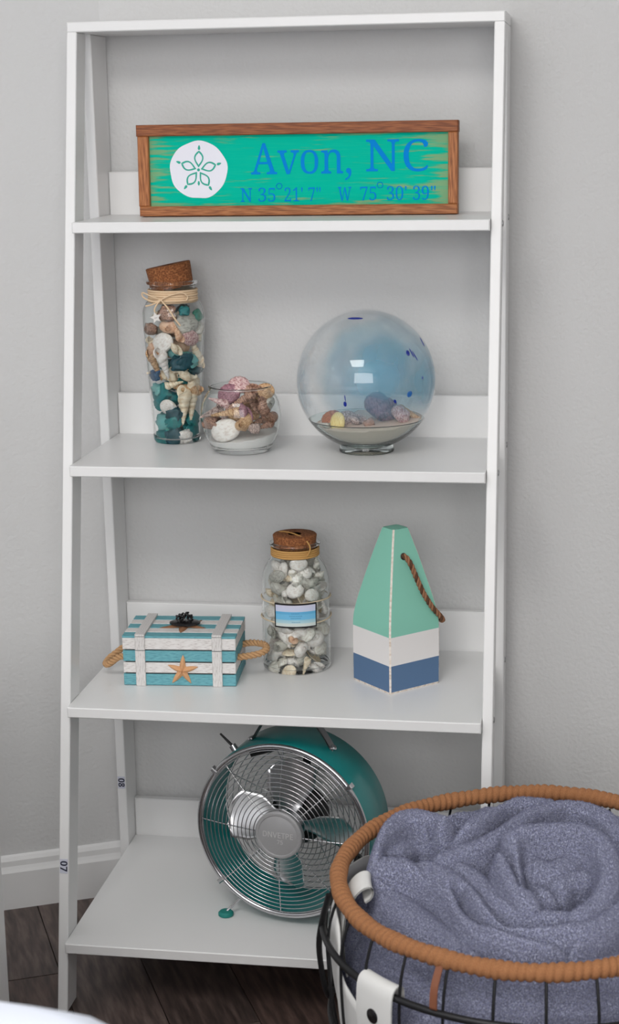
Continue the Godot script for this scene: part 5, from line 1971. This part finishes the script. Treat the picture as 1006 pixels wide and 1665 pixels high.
# ------------------------------------------------------------------ buoy
func make_buoy() -> void:
	var o := thing("wooden_buoy", "painted wooden buoy in sea green, white and navy with a rope handle", "buoy", Vector3(0.4605, SHELF_Y[2], 0.1435), deg_to_rad(-46.0))
	# square in plan, one edge to the front: half side by height
	var prof := [Vector2(0.0455, 0.0), Vector2(0.0465, 0.003), Vector2(0.0467, 0.043), Vector2(0.0467, 0.0865), Vector2(0.0465, 0.096), Vector2(0.0456, 0.106), Vector2(0.0437, 0.118), Vector2(0.0405, 0.134), Vector2(0.0345, 0.160), Vector2(0.0252, 0.198), Vector2(0.0148, 0.2365), Vector2(0.0135, 0.238)]
	var c := 0.0022  # worn corner width
	var half := func(y: float) -> float: return prof_r(prof, y)
	var shell_of := func(y0: float, y1: float, mt: Material, called: String) -> void:
		var ys := [y0]
		for p in prof:
			if p.y > y0 + 0.0005 and p.y < y1 - 0.0005:
				ys.append(p.y)
		ys.append(y1)
		var st := ST()
		for k in 4:
			soft(st)
			var b := Basis(Vector3.UP, PI / 2 * k)
			var rows := []
			for y in ys:
				var h: float = half.call(y)
				rows.append(PackedVector3Array([b * Vector3(-h + c, y, h), b * Vector3(h - c, y, h)]))
			grid(st, rows, false, true)
		part(called, done(st), mt, o)
	shell_of.call(0.003, 0.043, M.buoy_blue, "navy_band")
	shell_of.call(0.043, 0.0865, M.buoy_white, "white_band")
	shell_of.call(0.0865, 0.2365, M.buoy_green, "green_top")
	# bare wood at the worn corners, the foot and the crown
	for k in 4:
		var st := ST()
		soft(st)
		var b := Basis(Vector3.UP, PI / 2 * k)
		var rows := []
		for p in prof:
			var h: float = p.x
			rows.append(PackedVector3Array([b * Vector3(h - c, p.y, h), b * Vector3(h - c * 0.4, p.y, h - c * 0.4), b * Vector3(h, p.y, h - c)]))
		grid(st, rows, false, true)
		part("worn_corner", done(st), M.buoy_worn, o)
	var st := ST()
	flat(st)
	var h0 := 0.0455
	quad(st, Vector3(-h0, 0, -h0), Vector3(h0, 0, -h0), Vector3(h0, 0, h0), Vector3(-h0, 0, h0))
	for k in 4:
		var b := Basis(Vector3.UP, PI / 2 * k)
		quad(st, b * Vector3(-h0 + c, 0, h0), b * Vector3(h0 - c, 0, h0), b * Vector3(0.0465 - c, 0.003, 0.0465), b * Vector3(-0.0465 + c, 0.003, 0.0465))
	part("foot", done(st), M.buoy_worn, o)
	st = ST()
	flat(st)
	for k in 4:
		var b := Basis(Vector3.UP, PI / 2 * k)
		quad(st, b * Vector3(-0.0148 + c, 0.2365, 0.0148), b * Vector3(0.0148 - c, 0.2365, 0.0148), b * Vector3(0.0135 - c, 0.238, 0.0135), b * Vector3(-0.0135 + c, 0.238, 0.0135))
	var g := 0.0135 - c * 0.5
	quad(st, Vector3(-g, 0.238, g), Vector3(g, 0.238, g), Vector3(g, 0.238, -g), Vector3(-g, 0.238, -g))
	part("crown", done(st), M.buoy_green, o)
	# rope from a hole in the right face round to the back
	var n := Vector3(1, 0.36, 0).normalized()
	st = ST()
	lathe(st, [Vector2(0.0058, 0), Vector2(0.0052, 0.0006), Vector2(0.0, 0.0006)], 20)
	var hy := 0.199
	var hx := prof_r(prof, hy)
	part("rope_hole", done(st), M.box_dark, o, Vector3(hx - 0.0002, hy, 0.004), Basis(Vector3(0, 0, 1).cross(n) * -1.0, n, Vector3(0, 0, 1)))
	st = ST()
	var pth := [Vector3(hx - 0.006, hy, 0.004), Vector3(hx + 0.004, hy - 0.0005, 0.003), Vector3(hx + 0.0115, hy - 0.012, -0.001), Vector3(hx + 0.017, hy - 0.032, -0.007), Vector3(hx + 0.0215, hy - 0.055, -0.016), Vector3(hx + 0.0245, hy - 0.078, -0.030), Vector3(hx + 0.0245, hy - 0.092, -0.043), Vector3(hx + 0.020, hy - 0.102, -0.053), Vector3(0.03, 0.094, -0.06), Vector3(0.012, 0.105, -0.062), Vector3(-0.004, 0.135, -0.056), Vector3(-0.008, 0.17, -0.042), Vector3(-0.006, hy, -hx - 0.004), Vector3(-0.005, hy, -hx + 0.006)]
	rope(st, resample(smooth_path(pth, 8), 0.0013), 0.0042, 0.02, 3, 6, 0, 2)
	var rh := part("rope_handle", done(st), M.hemp, o)
	st = ST()
	rope(st, resample(smooth_path(pth, 8), 0.0013), 0.0042, 0.02, 3, 6, 2, 3)
	part("strand", done(st), M.hemp_dark, rh)

# ------------------------------------------------------------------ ceiling lamp (above the frame)
func make_ceiling_lamp() -> void:
	var o := thing("ceiling_lamp", "large square white ceiling panel lamp above the room in front of the shelf", "lamp", Vector3(0.1, 2.34, 2.3))
	part("lamp_body", box_mesh(Vector3(0.98, 0.1, 0.98), 0.006, Vector3(0, 0.05, 0)), M.trim, o)
	var glow := mat(rgb(250, 248, 244), 0.5)
	glow.emission_enabled = true
	glow.emission = Color(1.0, 0.985, 0.96)
	glow.emission_energy_multiplier = 1.5
	part("diffuser", box_mesh(Vector3(0.92, 0.008, 0.92), 0.002, Vector3(0, -0.004, 0)), glow, o)

func solid_vessel(outer: Array, thick: float, floor_: float) -> ArrayMesh:
	# outer profile from the foot up to the rim; the inside follows it, thick all over, and is closed at the floor
	var p := [Vector2(0.0, outer[0].y + 0.0004), Vector2(outer[0].x * 0.85, outer[0].y + 0.0004)]
	for q in outer:
		p.append(q)
	var top: Vector2 = outer[outer.size() - 1]
	p.append(Vector2(top.x - thick * 0.3, top.y + thick * 0.45))
	p.append(Vector2(top.x - thick * 0.8, top.y + thick * 0.3))
	for i in range(outer.size() - 1, -1, -1):
		var q: Vector2 = outer[i]
		if q.y > floor_ + 0.002:
			p.append(Vector2(maxf(q.x - thick, 0.001), q.y))
	var r: float = prof_r(outer, floor_ + 0.002) - thick
	p.append(Vector2(r * 0.9, floor_ + 0.0004))
	p.append(Vector2(0.0, floor_))
	var st := ST()
	lathe(st, p, 72, Transform3D(), 50.0)
	return done(st)
